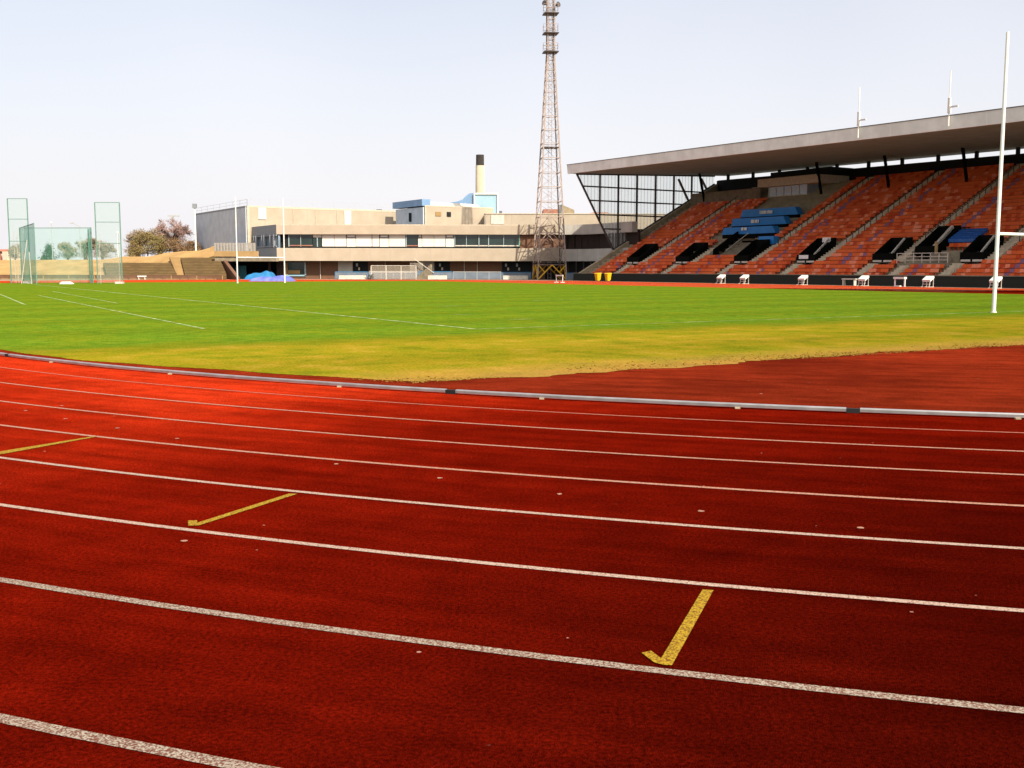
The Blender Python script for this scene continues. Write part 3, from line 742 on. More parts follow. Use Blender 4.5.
# ================================================================== SPORTS BUILDING (world frame)
FY = 168.
def Zb(py, Y=FY): return at(440, py, Y).z
hall = thing('sports_centre', 'long cream and brown sports centre with white blinds beyond the far end of the pitch', 'building', (X_(410, FY), FY, 0))
xl0, xr0 = X_(277, FY), X_(560, FY)
# curved grey wing at the right turning towards the stand
arc = []
for k in range(13):
    a = rad(5*k); arc.append((a,))
px0 = Vector((xr0, FY, 0)); path = [px0.copy()]
cur = px0.copy()
for k in range(13):
    a = rad(62)*min(1, (k+1)/7); step = 1.0 if k < 7 else 1.6
    cur = cur+Vector((math.cos(a), -math.sin(a), 0))*step; path.append(cur.copy())
def band_path(z0, z1, depth, name, m, inset=0.):
    mb = MB()
    for p, q in zip(path[:-1], path[1:]):
        d = (q-p).normalized(); n = Vector((-d.y, d.x, 0))
        mb.hexa([(p+n*inset)[:2]+(z0,), (q+n*inset)[:2]+(z0,), (q+n*(inset+depth))[:2]+(z0,), (p+n*(inset+depth))[:2]+(z0,)],
                [(p+n*inset)[:2]+(z1,), (q+n*inset)[:2]+(z1,), (q+n*(inset+depth))[:2]+(z1,), (p+n*(inset+depth))[:2]+(z1,)])
    return mb.build(name, m, hall)
zLB0, zLB1, zUB0, zUB1 = Zb(261.), Zb(249.), Zb(234.4), Zb(224.6)
ad = Vector((A2[0], A2[1], 0)); el = Vector((xl0, FY, 0)); er = el+ad*13.5     # end wall runs along the stadium axis
def wallbox(p, q, z0, z1, th, name, m, par=None, io=0.):
    p = Vector(p); q = Vector(q); d = (q-p).normalized(); n = Vector((-d.y, d.x, 0))
    P = [p+n*io, q+n*io, q+n*(io+th), p+n*(io+th)]
    return MB().hexa([(v.x, v.y, z0) for v in P], [(v.x, v.y, z1) for v in P]).build(name, m, par or hall)
fr0, fr1 = (xl0, FY, 0), (xr0, FY, 0)
wallbox(fr0, fr1, zLB0, zLB1, 1.0, 'lower_band', M['cream'])
wallbox(fr0, fr1, zLB1+.003, zLB1+.12, .5, 'balcony_coping', M['cream_light'])
wallbox(fr0, fr1, zUB0, zUB1-.15, 1.0, 'upper_band', M['cream'])
wallbox(fr0, fr1, zUB1-.147, zUB1+.03, 1.05, 'coping', M['cream_light'])
band_path(zLB0, zLB1, 1., 'lower_band', M['grey_band']); band_path(zUB0, zUB1, 1., 'upper_band', M['grey_band'])
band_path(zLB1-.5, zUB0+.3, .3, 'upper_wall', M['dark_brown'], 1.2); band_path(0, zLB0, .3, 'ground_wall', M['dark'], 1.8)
# end wall on the left
wallbox(er, el, zUB0, zUB1-.02, .6, 'end_parapet', M['grey_panel']); wallbox(er, el, zLB0+.25, zLB1+.2, .6, 'end_parapet', M['grey_panel'])
ew = wallbox(er, el, zLB1+.2, zUB0, .3, 'end_window', M['blueglass'], io=.3)
mb = MB()
for f in (.03, .2, .28, .5, .58, .8, .93):
    p = er.lerp(el, f); mb.box(p.x-.16, p.x+.16, p.y-.16, p.y+.16, zLB1+.2, zUB0)
mb.bar((er.x, er.y, zLB1+.4), (el.x, el.y, zLB1+.4), .2); mb.bar((er.x, er.y, zUB0-.15), (el.x, el.y, zUB0-.15), .2)
mb.build('frame', M['grey_panel'], ew)
# body behind, roof
body = [(xl0+.3, FY+1.2), (xr0+9, FY+1.2), (xr0+9, FY+26), (er.x+9, er.y+14), (er.x+.3, er.y+.2)]
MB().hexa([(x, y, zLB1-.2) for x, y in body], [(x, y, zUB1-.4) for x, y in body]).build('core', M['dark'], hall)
MB().hexa([(x, y, zUB1-.397) for x, y in body], [(x, y, zUB1-.2) for x, y in body]).build('roof', M['roofc'], hall)
# first floor windows and blinds
WY = FY+.75
def panel(px0, px1, py0, py1, Y, m, name, par=None, d=.12):
    return MB().box(X_(px0, Y), X_(px1, Y), Y-d, Y, Zb(py1, Y), Zb(py0, Y)).build(name, m, par or hall)
MB().box(X_(520, FY), xr0+.5, FY+.6, FY+.9, zLB1-.2, zUB0+.2).build('upper_wall', M['brown'], hall)
for a, b, kind in [(285, 288.5, 'f'), (289, 313, 'g'), (313.6, 322, 'w'), (322.7, 334.5, 's'), (334.9, 346.4, 's'), (347, 356, 'd'), (356.4, 372, 's'), (372.7, 379.4, 's'), (380, 389, 'd'), (389.5, 405.5, 's'), (406, 418, 'g'), (418.4, 422, 'd'), (422.4, 434, 's'), (434.3, 445.5, 's'), (446, 454, 'd'), (454.5, 478, 'g'), (478.6, 487.6, 'g'), (488.2, 518.6, 'g')]:
    if kind == 's': panel(a, b, 234.6, 246.6, WY, M['shutter'], 'blind')
    elif kind == 'f': panel(a, b, 234.6, 247, WY, M['dark'], 'window')
    elif kind == 'd':
        w = panel(a, b, 238.4, 246.8, WY, M['shutter'], 'blind'); panel(a, b, 234.6, 238.2, WY, M['grey_panel'], 'frame', w); panel(a+1, b-1, 235.3, 237.2, WY-.14, M['shutter'], 'vent', w)
    elif kind == 'w':
        w = panel(a, b, 234.6, 237.6, WY, M['shutter'], 'blind'); panel(a, b, 237.8, 247, WY, M['glass'], 'pane', w); panel((a+b)/2-.4, (a+b)/2+.4, 237.8, 247, WY-.14, M['frame'], 'frame', w)
    else:
        w = panel(a, b, 234.6, 246.8, WY, M['glass'], 'window'); panel(a, a+.8, 234.6, 246.8, WY-.14, M['frame'], 'frame', w)
        if b-a > 20: panel((a+b)/2, (a+b)/2+.5, 234.6, 246.8, WY-.14, M['frame'], 'frame', w)
        panel(a+1, b, 245.2, 246.2, WY-.15, M['offwhite'] if a > 450 else M['brick'], 'sill', w)
panel(518.8, 520.6, 234.6, 248, WY-.01, M['greenframe'], 'green_frame')
panel(285, 520, 246.9, 249.4, WY-.02, M['dark'], 'sill_rail')  # dark sill rail along the foot of the windows
# ground floor, recessed
GY = FY+2.2
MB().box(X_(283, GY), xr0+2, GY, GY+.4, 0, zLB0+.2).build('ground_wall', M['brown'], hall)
MB().box(X_(276, FY), xr0, FY+1.0, GY-.01, zLB0+.25, zLB0+.5).build('overhang_soffit', M['concrete_dark'], hall)
for a, b in ((353, 368), (435, 450), (502, 534), (545, 566)): panel(a, b, 261, 280, GY-.02, M['dark'], 'doorway', d=.06)
for a, b in ((338, 352.5), (418, 434)): panel(a, b, 261, 280, GY-.02, M['grey_band'], 'grey_bay', d=.06)
w = panel(285, 305.5, 262.6, 276, GY-.02, M['glass'], 'window', d=.06); panel(304.4, 306, 262.6, 276, GY-.09, M['frame'], 'frame', w); panel(285, 306, 275, 276.4, GY-.09, M['light_blue'], 'frame', w); panel(287, 300, 270.5, 274, GY-.09, M['tan'], 'blind', w); panel(285, 287.5, 263, 275, GY-.09, M['tan'], 'frame', w)
for px in (357, 440, 506, 517):
    panel(px-.9, px+.9, 263.5, 266.5, GY-.12, M['lampwhite'], 'wall_lamp'); panel(px+1.3, px+3, 267.5, 270.3, GY-.12, M['cream_light'], 'notice')
for px in (320, 385, 410, 464, 477): panel(px, px+.5, 261, 279, GY-.1, M['offwhite'], 'downpipe')
# outside stair
mb = MB(); Y = FY-.8
for k in range(9):
    x0 = X_(432-k*1.6, Y); mb.box(x0-.28, x0, Y-.7, Y, 0, .25+.26*(9-k)*.9)
xs0, xs1 = X_(413, Y), X_(433, Y)
stair = mb.build('outside_stair', M['concrete_dark'], hall)
MB().bar((xs0+.3, Y-.72, 3.2), (xs1+.2, Y-.72, 1.0), .09).build('handrail', M['offwhite'], stair)
MB().box(X_(410, Y), X_(423, Y), Y-.03, Y, .2, 2.6).build('stair_panel', M['lattice'], stair)
# upper hall block behind
HY = 178.; hc = Vector((X_(248, HY), HY, 0)); hz = Z_(205.8, HY, 248)
bd = Vector((B2[0], B2[1], 0))
he = hc+ad*31; hf = hc+bd*31
P = [hc, hf, hf+ad*31, he]
MB().hexa([(p.x, p.y, 0) for p in P], [(p.x, p.y, hz-.35) for p in P]).build('hall_core', M['grey_panel'], hall)
wallbox(he, hc, 0, hz-.3, .2, 'hall_end_wall', M['grey_clad'], io=-.22); wallbox(hc, hf, 5, hz-.3, .2, 'hall_front_wall', M['cream'], io=-.22)
wallbox(he, hc, hz-.297, hz, .4, 'hall_coping', M['grey_panel'], io=-.25); wallbox(hc, hf, hz-.297, hz+.03, .5, 'hall_coping', M['cream_light'], io=-.25)
wallbox(hc-bd*.05, hc+bd*.35, 5, hz-.3, .1, 'corner_strip', M['cream_light'], io=-.33)
def onfront(l0, l1, z0, z1, m, name): return wallbox(hc+bd*l0, hc+bd*l1, z0, z1, .12, name, m, io=-.36)
onfront(1.9, 3.2, Z_(219.5, 180, 260), Z_(208, 180, 260), M['shutter'], 'white_panel'); onfront(17.4, 18.6, 8.4, hz-.3, M['shutter'], 'white_panel')
for k in range(3): onfront(8+k*4., 8.1+k*4., 9, hz-.3, M['cream_light'], 'joint_strip')
mb = MB()
for p, q in ((he, hc), (hc, hf)):
    for k in range(9): v = p.lerp(q, k/8); mb.bar((v.x, v.y+.4, hz-.2), (v.x, v.y+.4, hz+1.1), .035)
    for z in (.55, 1.08): mb.bar((p.x, p.y+.4, hz+z), (q.x, q.y+.4, hz+z), .03)
mb.build('roof_rail', M['lampwhite'], hall)
MB().box(X_(377, 193), X_(382, 193), 193, 194, hz-1, hz+.3).build('roof_vent', M['roofc'], hall)
# plant room on the roof
PY = 180.; pc = Vector((X_(424.5, PY), PY, 0)); pf = pc+bd*13.5; pe = pc+ad*10.5; pz = Z_(205.2, PY, 425)
P = [pc, pf, pf+ad*10.5, pe]
MB().hexa([(p.x, p.y, 6) for p in P], [(p.x, p.y, pz-.3) for p in P]).build('plant_core', M['grey_panel'], hall)
wallbox(pe, pc, 6, pz-.3, .2, 'plant_end_wall', M['grey_clad'], io=-.22)
pwf = wallbox(pc, pf, 6, pz-.2, .2, 'plant_front_wall', M['cream'], io=-.22); wallbox(pc, pf, pz-.197, pz, .4, 'coping', M['cream_light'], pwf, io=-.25)
wallbox(pc+bd*.0, pc+bd*.25, 6, pz-.2, .1, 'corner_strip', M['cream_light'], pwf, io=-.33)
wallbox(pc+bd*2.0, pc+bd*3.1, pz-1.75, pz-1.05, .1, 'vent', M['tan'], pwf, io=-.33); wallbox(pc+bd*4.2, pc+bd*5.0, pz-1.8, pz-1.0, .1, 'vent', M['dark'], pwf, io=-.33)
v = pe.lerp(pc, .55); MB().box(v.x-.45, v.x+.05, v.y-.5, v.y+.1, pz-2.6, pz-1.1).build('vent', M['dark'], hall)
wallbox(pe+ad*.5-bd*.6, pc-ad*.2-bd*.5, pz-.1, pz+1.0, 1.6, 'blue_roof_edge', M['blue_plant'])
MB().hexa([(p.x, p.y, pz+.003) for p in (pc+ad*1.2+bd*1.2, pf+ad*2.5-bd*.8, pf+ad*9, pe+bd*1)], [(p.x, p.y, pz+.75) for p in (pc+ad*2+bd*1.2, pf+ad*4-bd*.8, pf+ad*9, pe+bd*1)]).build('roof_dome', M['offwhite'], hall)
# swept blue duct housing and light blue end box
mb = MB(); Y = 196.; cx = [(430, 203.5), (440, 203.3), (450, 202.8), (458, 201.5), (463, 199.5), (466.5, 195.8), (470, 193.6), (475, 193.0)]
for (a, za), (b, zb_) in zip(cx[:-1], cx[1:]):
    xa, xb = X_(a, Y), X_(b, Y); ya, yb = Y-(a-430)*.02, Y-(b-430)*.02
    mb.hexa([(xa, ya, 8), (xb, yb, 8), (xb, yb+5, 8), (xa, ya+5, 8)], [(xa, ya, Zb(za, Y)), (xb, yb, Zb(zb_, Y)), (xb, yb+5, Zb(zb_, Y)), (xa, ya+5, Zb(za, Y))])
mb.build('duct_housing', M['blue_plant'], hall)
Y = 194.9
bx = MB().box(X_(475, Y), X_(497, Y), Y, Y+6, 8, Zb(193.6, Y)).build('plant_box', M['light_blue'], hall)
MB().box(X_(474, Y), X_(498.6, Y), Y-.25, Y-.01, Zb(194.4, Y), Zb(193., Y)).build('frame', M['white'], bx)
MB().box(X_(497.1, Y), X_(498.6, Y), Y-.25, Y-.01, 8, Zb(194.45, Y)).build('frame', M['white'], bx); MB().box(X_(474, Y), X_(474.9, Y), Y-.25, Y-.01, 8, Zb(194.45, Y)).build('frame', M['white'], bx)
# right rear wing
Y = 182.
MB().box(X_(484, Y), X_(700, Y), Y, Y+12, 0, Zb(214., Y)).build('rear_wing', M['cream'], hall)
MB().box(X_(484, Y), X_(700, Y), Y-.1, Y+12, Zb(213.97, Y), Zb(213.2, Y)).build('rear_coping', M['cream_light'], hall)
panel(491, 504, 215, 224, Y-.01, M['offwhite'], 'roller_door', d=.1)
MB().box(X_(499, Y), X_(502, Y), Y+1, Y+2, Zb(213.1, Y), Zb(210.5, Y)).build('roof_vent', M['roofc'], hall)
Y = 190.
MB().box(X_(558.5, Y), X_(562.5, Y), Y, Y+4, 8, Zb(204.5, Y)).build('lift_tower', M['roofc'], hall)
MB().hexa([(X_(562.6, Y), Y, 8), (X_(574, Y), Y, 8), (X_(574, Y), Y+6, 8), (X_(562.6, Y), Y+6, 8)], [(X_(562.6, Y), Y, Zb(205, Y)), (X_(574, Y), Y, Zb(209.8, Y)), (X_(574, Y), Y+6, Zb(209.8, Y)), (X_(562.6, Y), Y+6, Zb(205, Y))]).build('stair_tower', M['concrete'], hall)
MB().box(X_(543, Y), X_(558, Y), Y, Y+8, 8, Zb(209, Y)).build('brick_penthouse', M['brick'], hall)
# tall chimney
Y = 205.
ch = thing('chimney', 'round cream chimney with a sooty black top rising behind the sports centre', 'chimney', (X_(480, Y), Y, 0))
x = X_(480.2, Y); MB().tube((x, Y, 0), (x, Y, Zb(165.6, Y)), .98, .84, 24).build('shaft', M['chimney'], ch, smooth=False)
MB().tube((x, Y, Zb(165.55, Y)), (x, Y, Zb(154.8, Y)), .78, .76, 24).build('sooty_top', M['soot'], ch)
# house roofs beyond
for px, pxw, top, lab, mm in ((586, 612, 211, 'low red roofed house showing behind the right end of the sports centre', 'redroof'),):
    Y = 235.; r = thing('distant_house', lab, 'house', (X_((px+pxw)/2, Y), Y, 0))
    x0, x1 = X_(px, Y), X_(pxw, Y); MB().box(x0, x1, Y, Y+8, 0, Zb(214, Y)).build('wall', M['brick'], r)
    MB().hexa([(x0-.3, Y-.3, Zb(214, Y)), (x1+.3, Y-.3, Zb(214, Y)), (x1+.3, Y+8.3, Zb(214, Y)), (x0-.3, Y+8.3, Zb(214, Y))], [(x0+2, Y+4, Zb(top, Y)), (x1-1, Y+4, Zb(top, Y)), (x1-1, Y+4.2, Zb(top, Y)), (x0+2, Y+4.2, Zb(top, Y))]).build('roof', M[mm], r)

# walkway deck and undercroft left of the building
Y = 166.
wk = thing('walkway', 'lit concrete walkway parapet with a grey louvred screen, left of the sports centre', 'walkway', (X_(236, Y), Y, 0))
MB().box(X_(214.5, Y), X_(258, Y), Y, Y+.5, Zb(256.8, Y), Zb(251.4, Y)).build('parapet', M['tan'], wk)
MB().box(X_(214.5, Y), X_(276, Y), Y+.2, Y+16, Zb(261.5, Y), Zb(257, Y)).build('deck', M['concrete_dark'], wk)
mb = MB(); n = 14
for k in range(n): mb.box(X_(214.5+k*3., Y+2), X_(216.9+k*3., Y+2), Y+2, Y+2.1, Zb(251.2, Y), Zb(242.8, Y))
mb.box(X_(214.5, Y+2), X_(256, Y+2), Y+2.1, Y+2.16, Zb(251.2, Y), Zb(250.6, Y)); mb.box(X_(214.5, Y+2), X_(256, Y+2), Y+2.1, Y+2.16, Zb(243.6, Y), Zb(243, Y))
mb.build('louvre_screen', M['press_grey'], wk)
MB().box(X_(214, Y+10), X_(284, Y+10), Y+10, Y+10.4, 0, Zb(260, Y+10)).build('undercroft_wall', M['dark'], wk)
MB().box(X_(262, Y), X_(264.5, Y), Y+4, Y+4.5, 0, Zb(261, Y)).build('pillar', M['dark_brown'], wk)
MB().box(X_(270, Y), X_(283, Y), Y+4.5, Y+5, 0, Zb(261, Y)).build('brick_return', M['dark_brown'], wk)
MB().box(X_(235, Y+5), X_(246, Y+5), Y+5, Y+5.2, 0, Zb(266, Y+5)).build('teal_door', M['teal'], wk)
# covered landing mats
def lump(name, px0, px1, Y, h, d, m, lab, seed):
    random.seed(seed); x0, x1 = X_(px0, Y), X_(px1, Y); mb = MB(); nx, ny = 22, 8; g = []
    for j in range(ny+1):
        for i in range(nx+1):
            u, v = i/nx, j/ny; e = min(1, 5*min(u, 1-u))**.5*min(1, 4*min(v, 1-v))**.5
            z = h*e*(.80+.13*math.sin(u*6+seed)+.07*math.sin(u*17+v*6)); g.append((x0+(x1-x0)*u, Y+d*v, max(.0, z)))
    for j in range(ny):
        for i in range(nx): a = j*(nx+1)+i; mb.face([g[a], g[a+1], g[a+nx+2], g[a+nx+1]])
    mb.face([(x0, Y, 0), (x1, Y, 0), (x1, Y+d, 0), (x0, Y+d, 0)])
    o = mb.build(name, M[m], loc=((x0+x1)/2, Y+d/2, 0), smooth=True); tag(o, lab, 'landing mat')
lump('landing_mat', 243, 272, 160., 1.35, 4., 'bluemat', 'heaped light blue covered landing mat under the walkway', 3)
lump('landing_mat', 248, 291, 139., .8, 3., 'violetmat', 'long low violet-blue landing mat cover on the red surface at the far goal', 9)

# fences in front of the building
FYf = 166.6
def fence(px0, px1, py_top, label, m, rail, step=1.6, y=FYf, py_b=None):
    r = thing('railing', label, 'fence', (X_((px0+px1)/2, y), y, 0)); x0, x1 = X_(px0, y), X_(px1, y); zt = Zb(py_top, y)
    n = max(2, int((x1-x0)/step))
    for k in range(n+1): xx = x0+(x1-x0)*k/n; MB().box(xx-.04, xx+.04, y-.04, y+.04, 0, zt).build('post', rail, r)
    MB().box(x0, x1, y-.05, y+.05, zt+.002, zt+.1).build('top_rail', rail, r)
    MB().box(x0, x1, y-.01, y+.01, .1, zt-.02).build('infill', m, r)
    return r
fence(335, 368, 272.3, 'blue topped railing in front of the left doorway, above a pale plinth', M['meshfence'], M['bluefence'])
fence(369, 417, 271.8, 'grey mesh railing under the tall cage in front of the brown wall', M['meshfence'], M['lampwhite'])
fence(418, 452, 272.0, 'blue topped railing by the outside stair', M['meshfence'], M['bluefence'])
fence(453, 501, 272.2, 'long grey mesh railing left of the lattice tower', M['meshfence'], M['lampwhite'])
fence(502, 531, 272.6, 'blue topped railing just left of the tower foot', M['meshfence'], M['bluefence'])
fence(567, 592, 273.2, 'blue railing between the tower foot and the stand', M['meshfence'], M['bluefence'], y=160.)
for a, b, lab in ((339, 366, 'left of the mesh cage'), (428, 447, 'by the outside stair'), (503, 528, 'beside the lattice tower')):
    Y = FYf-1.2; o = MB().box(X_(a, Y), X_(b, Y), Y-.4, Y, 0, .62).build('plinth', M['offwhite'], loc=(X_((a+b)/2, Y), Y, 0), bevel=.05); tag(o, 'low pale concrete plinth under the blue railing '+lab, 'plinth', 'pale plinths by the building')
Y = FYf-2.
cg = thing('mesh_cage', 'tall pale mesh throwing cage in front of the brown ground floor', 'cage', (X_(393, Y), Y, 0))
x0, x1 = X_(371, Y), X_(416, Y); zt = Zb(266, Y)
for k in range(4): xx = x0+(x1-x0)*k/3; MB().box(xx-.06, xx+.06, Y-.06, Y+.06, 0, zt).build('post', M['offwhite'], cg)
for z in (zt, zt*.52): MB().box(x0, x1, Y-.05, Y+.05, z, z+.08).build('rail', M['offwhite'], cg)
MB().box(x0, x1, Y-.01, Y+.01, .05, zt-.05).build('mesh_panel', M['lattice'], cg)
bmb = MB(); Y = FYf-2.5; xx = X_(370, Y)
for k in range(90):
    c = Vector((xx+random.gauss(0, .35), Y+random.gauss(0, .3), random.uniform(.05, .75))); d = Vector((random.gauss(0, 1), random.gauss(0, 1), random.gauss(0, 1))).normalized()*.14; e = d.orthogonal()*.6
    bmb.face([c-d, c+e, c+d])
tag(bmb.build('shrub', M['conifer'], loc=(xx, Y, 0)), 'small dark shrub at the corner of the mesh cage', 'shrub')

# ================================================================== LATTICE FLOODLIGHT TOWER
TY = 165.; tx = X_(549.4, TY)
tw = thing('lattice_tower', 'very tall tapering steel lattice tower with platforms rising out of the photo', 'tower', (tx, TY, 0))
rot = Matrix.Rotation(rad(9), 3, 'Z')
def half(z):
    zz = Zb(55, TY); return 2.28+(0.52-2.28)*min(1, z/zz)
def leg_pt(k, z):
    h = half(z); v = rot @ Vector(((-1, 1, 1, -1)[k]*h, (-1, -1, 1, 1)[k]*h, 0)); return Vector((tx+v.x, TY+v.y, z))
ztop = 47.5; zk = Zb(55, TY)
for k in range(4):
    mb = MB(); mb.bar(leg_pt(k, 0), leg_pt(k, zk), .20, .20); mb.bar(leg_pt(k, zk), leg_pt(k, ztop), .17, .17)
    mb.build('leg', M['steel'] if k in (0, 1) else M['dark_steel'] if k == 2 else M['steel'], tw)
lev = [0, 2.3, 4.9, 7.2, 9.6, 12, 14.2, 16.4, 18.6, 20.8, 22.9, 24.9, 26.8, 28.6, 30.3, 31.9, 33.4, 34.9, 36.4, 37.9, 39.4, 40.9, 42.4, 43.9, 45.4, 47]
md, my = MB(), MB()
for i, (a, b) in enumerate(zip(lev[:-1], lev[1:])):
    ring = MB()
    for k in range(4): ring.bar(leg_pt(k, b), leg_pt((k+1) % 4, b), .09)
    ring.build('horizontal_brace', M['steel'], tw)
    for k in range(4):
        q = (k+1) % 4
        tgt = my if i == 0 else md
        w = .16 if i == 0 else .10 if i < 4 else .042
        m_ = (leg_pt(k, b)+leg_pt(q, b))/2
        if i < 4:
            tgt.bar(leg_pt(k, a), m_, w); tgt.bar(leg_pt(q, a), m_, w)
            if i == 0: my.bar(leg_pt(k, a).lerp(m_, .5), leg_pt(k, b), .12); my.bar(leg_pt(q, a).lerp(m_, .5), leg_pt(q, b), .12)
        else:
            tgt.bar(leg_pt(k, a), leg_pt(q, b), w); tgt.bar(leg_pt(q, a), leg_pt(k, b), w*.8)
md.build('diagonal_brace', M['steel'], tw); my.build('base_brace', M['yellow_steel'], tw)
mb = MB()
for z in np.arange(.3, 46, .6): mb.bar((tx-.25, TY, z), (tx+.25, TY, z), .04)
mb.bar((tx-.25, TY, 0), (tx-.25, TY, 46), .06); mb.bar((tx+.25, TY, 0), (tx+.25, TY, 46), .06); mb.build('ladder', M['steel'], tw)
for py, h in ((52.6, 1.1), (34., 1.1), (14.2, 1.1), (148, 1.25), (263, 2.35)):
    z = Zb(py, TY); mb = MB()
    mb.hexa([tuple((Matrix.Rotation(rad(9), 4, 'Z') @ Vector((sx*h, sy*h, 0)))+Vector((tx, TY, z))) for sx, sy in ((-1, -1), (1, -1), (1, 1), (-1, 1))],
            [tuple((Matrix.Rotation(rad(9), 4, 'Z') @ Vector((sx*h, sy*h, 0)))+Vector((tx, TY, z+(.13 if py < 100 else .1)))) for sx, sy in ((-1, -1), (1, -1), (1, 1), (-1, 1))])
    p = mb.build('platform', M['dark_steel'], tw)
    if py < 100:
        m2 = MB()
        for sx, sy in ((-1, -1), (1, -1), (1, 1), (-1, 1)): m2.bar((tx+sx*h, TY+sy*h, z+.3), (tx+sx*h, TY+sy*h, z+1.3), .05)
        for zz in (.8, 1.3):
            m2.bar((tx-h, TY-h, z+zz), (tx+h, TY-h, z+zz), .05); m2.bar((tx-h, TY+h, z+zz), (tx+h, TY+h, z+zz), .05); m2.bar((tx-h, TY-h, z+zz), (tx-h, TY+h, z+zz), .05); m2.bar((tx+h, TY-h, z+zz), (tx+h, TY+h, z+zz), .05)
        m2.build('guard_rail', M['steel'], p)
for px, py in ((542.8, 4), (556.8, 5.5)):
    z = Zb(py, TY); xx = X_(px, TY)
    MB().tube((xx, TY-.9, z), (xx+(.35 if px < 549 else -.35), TY-.5, z-.1), .42, .15, 12).build('dish', M['dark_steel'], tw)
panel(566, 569, 265, 268.5, 160.5, M['teal'], 'tower_sign', tw) if False else None

# ================================================================== LEFT: BANK, TERRACES, FENCE
def crest(px): return float(np.interp(px, [-120, 0, 105, 122, 150, 165, 185, 200, 210, 214, 216], [259, 260, 259.5, 256.5, 256.5, 253, 251, 250.6, 248, 245.5, 245]))
mb = MB(); cols = np.linspace(-140, 216, 70); rowsY = [159.6, 161, 163, 165, 167, 169, 171, 173, 175, 176.5, 178, 190, 230]; g = []
for Y in rowsY:
    for px in cols:
        zc = Z_(crest(px), 178, px); f = min(1, max(0, (Y-159.6)/17)); f = f if px < 104 or Y > 168 else f*.45 if px > 122 else f*.8
        z = zc*f**.8+(.12*math.sin(px*.35+Y)+.08*math.sin(px*.9-Y*.7))*(0 < f < .98)
        if Y > 178: z = zc-(Y-178)*.02
        g.append((X_(px, min(Y, 178)), Y, max(z, .02)))
n = len(cols)
for j in range(len(rowsY)-1):
    for i in range(n-1): a = j*n+i; mb.face([g[a], g[a+1], g[a+n+1], g[a+n]])
mb.build('grass_bank', M['bank'], smooth=True)['kind'] = 'structure'
def terrace(pa0, pa1, pb0, pb1, ytop, lab, steps=8):
    Y0 = 160.2; zt = Z_(ytop, 167, (pa0+pb0)/2); mb = MB()
    for k in range(steps):
        f0, f1 = k/steps, (k+1)/steps; y0, y1 = Y0+k*.85, Y0+(k+1)*.85; z = .7+(zt-.7)*f1
        q = [(X_(pa0+(pa1-pa0)*f0, y0), y0), (X_(pb0+(pb1-pb0)*f0, y0), y0), (X_(pb0+(pb1-pb0)*f1, y1), y1), (X_(pa0+(pa1-pa0)*f1, y1), y1)]
        mb.hexa([(*v, 0) for v in q], [(*v, z) for v in q])
    o = mb.build('stepped_terrace', M['terrace'], loc=(X_((pa0+pb0)/2, Y0), Y0, 0)); tag(o, lab, 'terrace', 'concrete standing terraces')
terrace(106, 103, 176.5, 169.5, 262.8, 'lower brown stepped terrace left of the tan stairway, behind the barrier')
terrace(184.5, 180.5, 226, 219, 257.5, 'taller brown stepped terrace between the tan stairway and the dark sloping wall', 10)
mb = MB()
for k in range(12):
    f0, f1 = k/12, (k+1)/12; y0, y1 = 159.9+k*.75, 160.65+k*.75
    q = [(X_(177-7.5*f0, y0), y0), (X_(184-4.5*f0, y0), y0), (X_(184-4.5*f1, y1), y1), (X_(177-7.5*f1, y1), y1)]
    mb.hexa([(*v, 0) for v in q], [(*v, .45+k*.27) for v in q])
tag(mb.build('terrace_stair', M['tan'], loc=(X_(179, 160), 159.9, 0)), 'pale tan stairway running up between the two brown terraces', 'stairway')
p = at(220, 256, 168); q = at(236.5, 279.5, 159.5)
tag(MB().hexa([(p.x, p.y, 0), (q.x, q.y, 0), (q.x+.5, q.y, 0), (p.x+.5, p.y, 0)], [(p.x, p.y, p.z), (q.x, q.y, .3), (q.x+.5, q.y, .35), (p.x+.5, p.y, p.z)]).build('sloping_wall', M['brown'], loc=(q.x, q.y, 0)), 'dark brown sloping flank wall at the right end of the terraces', 'wall')
tag(MB().box(X_(213, 169), X_(221, 169), 168.2, 169.2, 2.5, Zb(255.8, 169)).build('dark_hut', M['dark_brown'], loc=(X_(217, 169), 168.2, 2.5)), 'small dark box at the head of the sloping wall', 'box') if False else None
# brown barrier at the foot
Y = 158.4
br = thing('barrier', 'long low brown boarded barrier with pale posts along the foot of the terraces', 'fence', (X_(100, Y), Y, 0))
x0, x1 = X_(-60, Y), X_(222, Y); zt = Zb(275.4, Y)
MB().box(x0, x1, Y, Y+.06, .12, zt-.08).build('boarding', M['brown'], br)
MB().box(x0, x1, Y-.04, Y+.1, zt-.077, zt+.0).build('top_rail', M['brown'], br)
for k in range(34):
    xx = x0+(x1-x0)*k/33; MB().box(xx-.05, xx+.05, Y-.06, Y-.001, 0, zt-.08).build('post', M['tan'] if k % 3 == 0 else M['brown'], br)
Y = 156.5
bn = thing('bench', 'small white bench in front of the brown barrier at the left', 'bench', (X_(141, Y), Y, 0))
MB().box(X_(136.8, Y), X_(145.2, Y), Y, Y+.4, .42, .58).build('seat', M['white'], bn)
for px in (138, 144): MB().box(X_(px, Y)-.06, X_(px, Y)+.06, Y+.05, Y+.35, 0, .42).build('leg', M['offwhite'], bn)

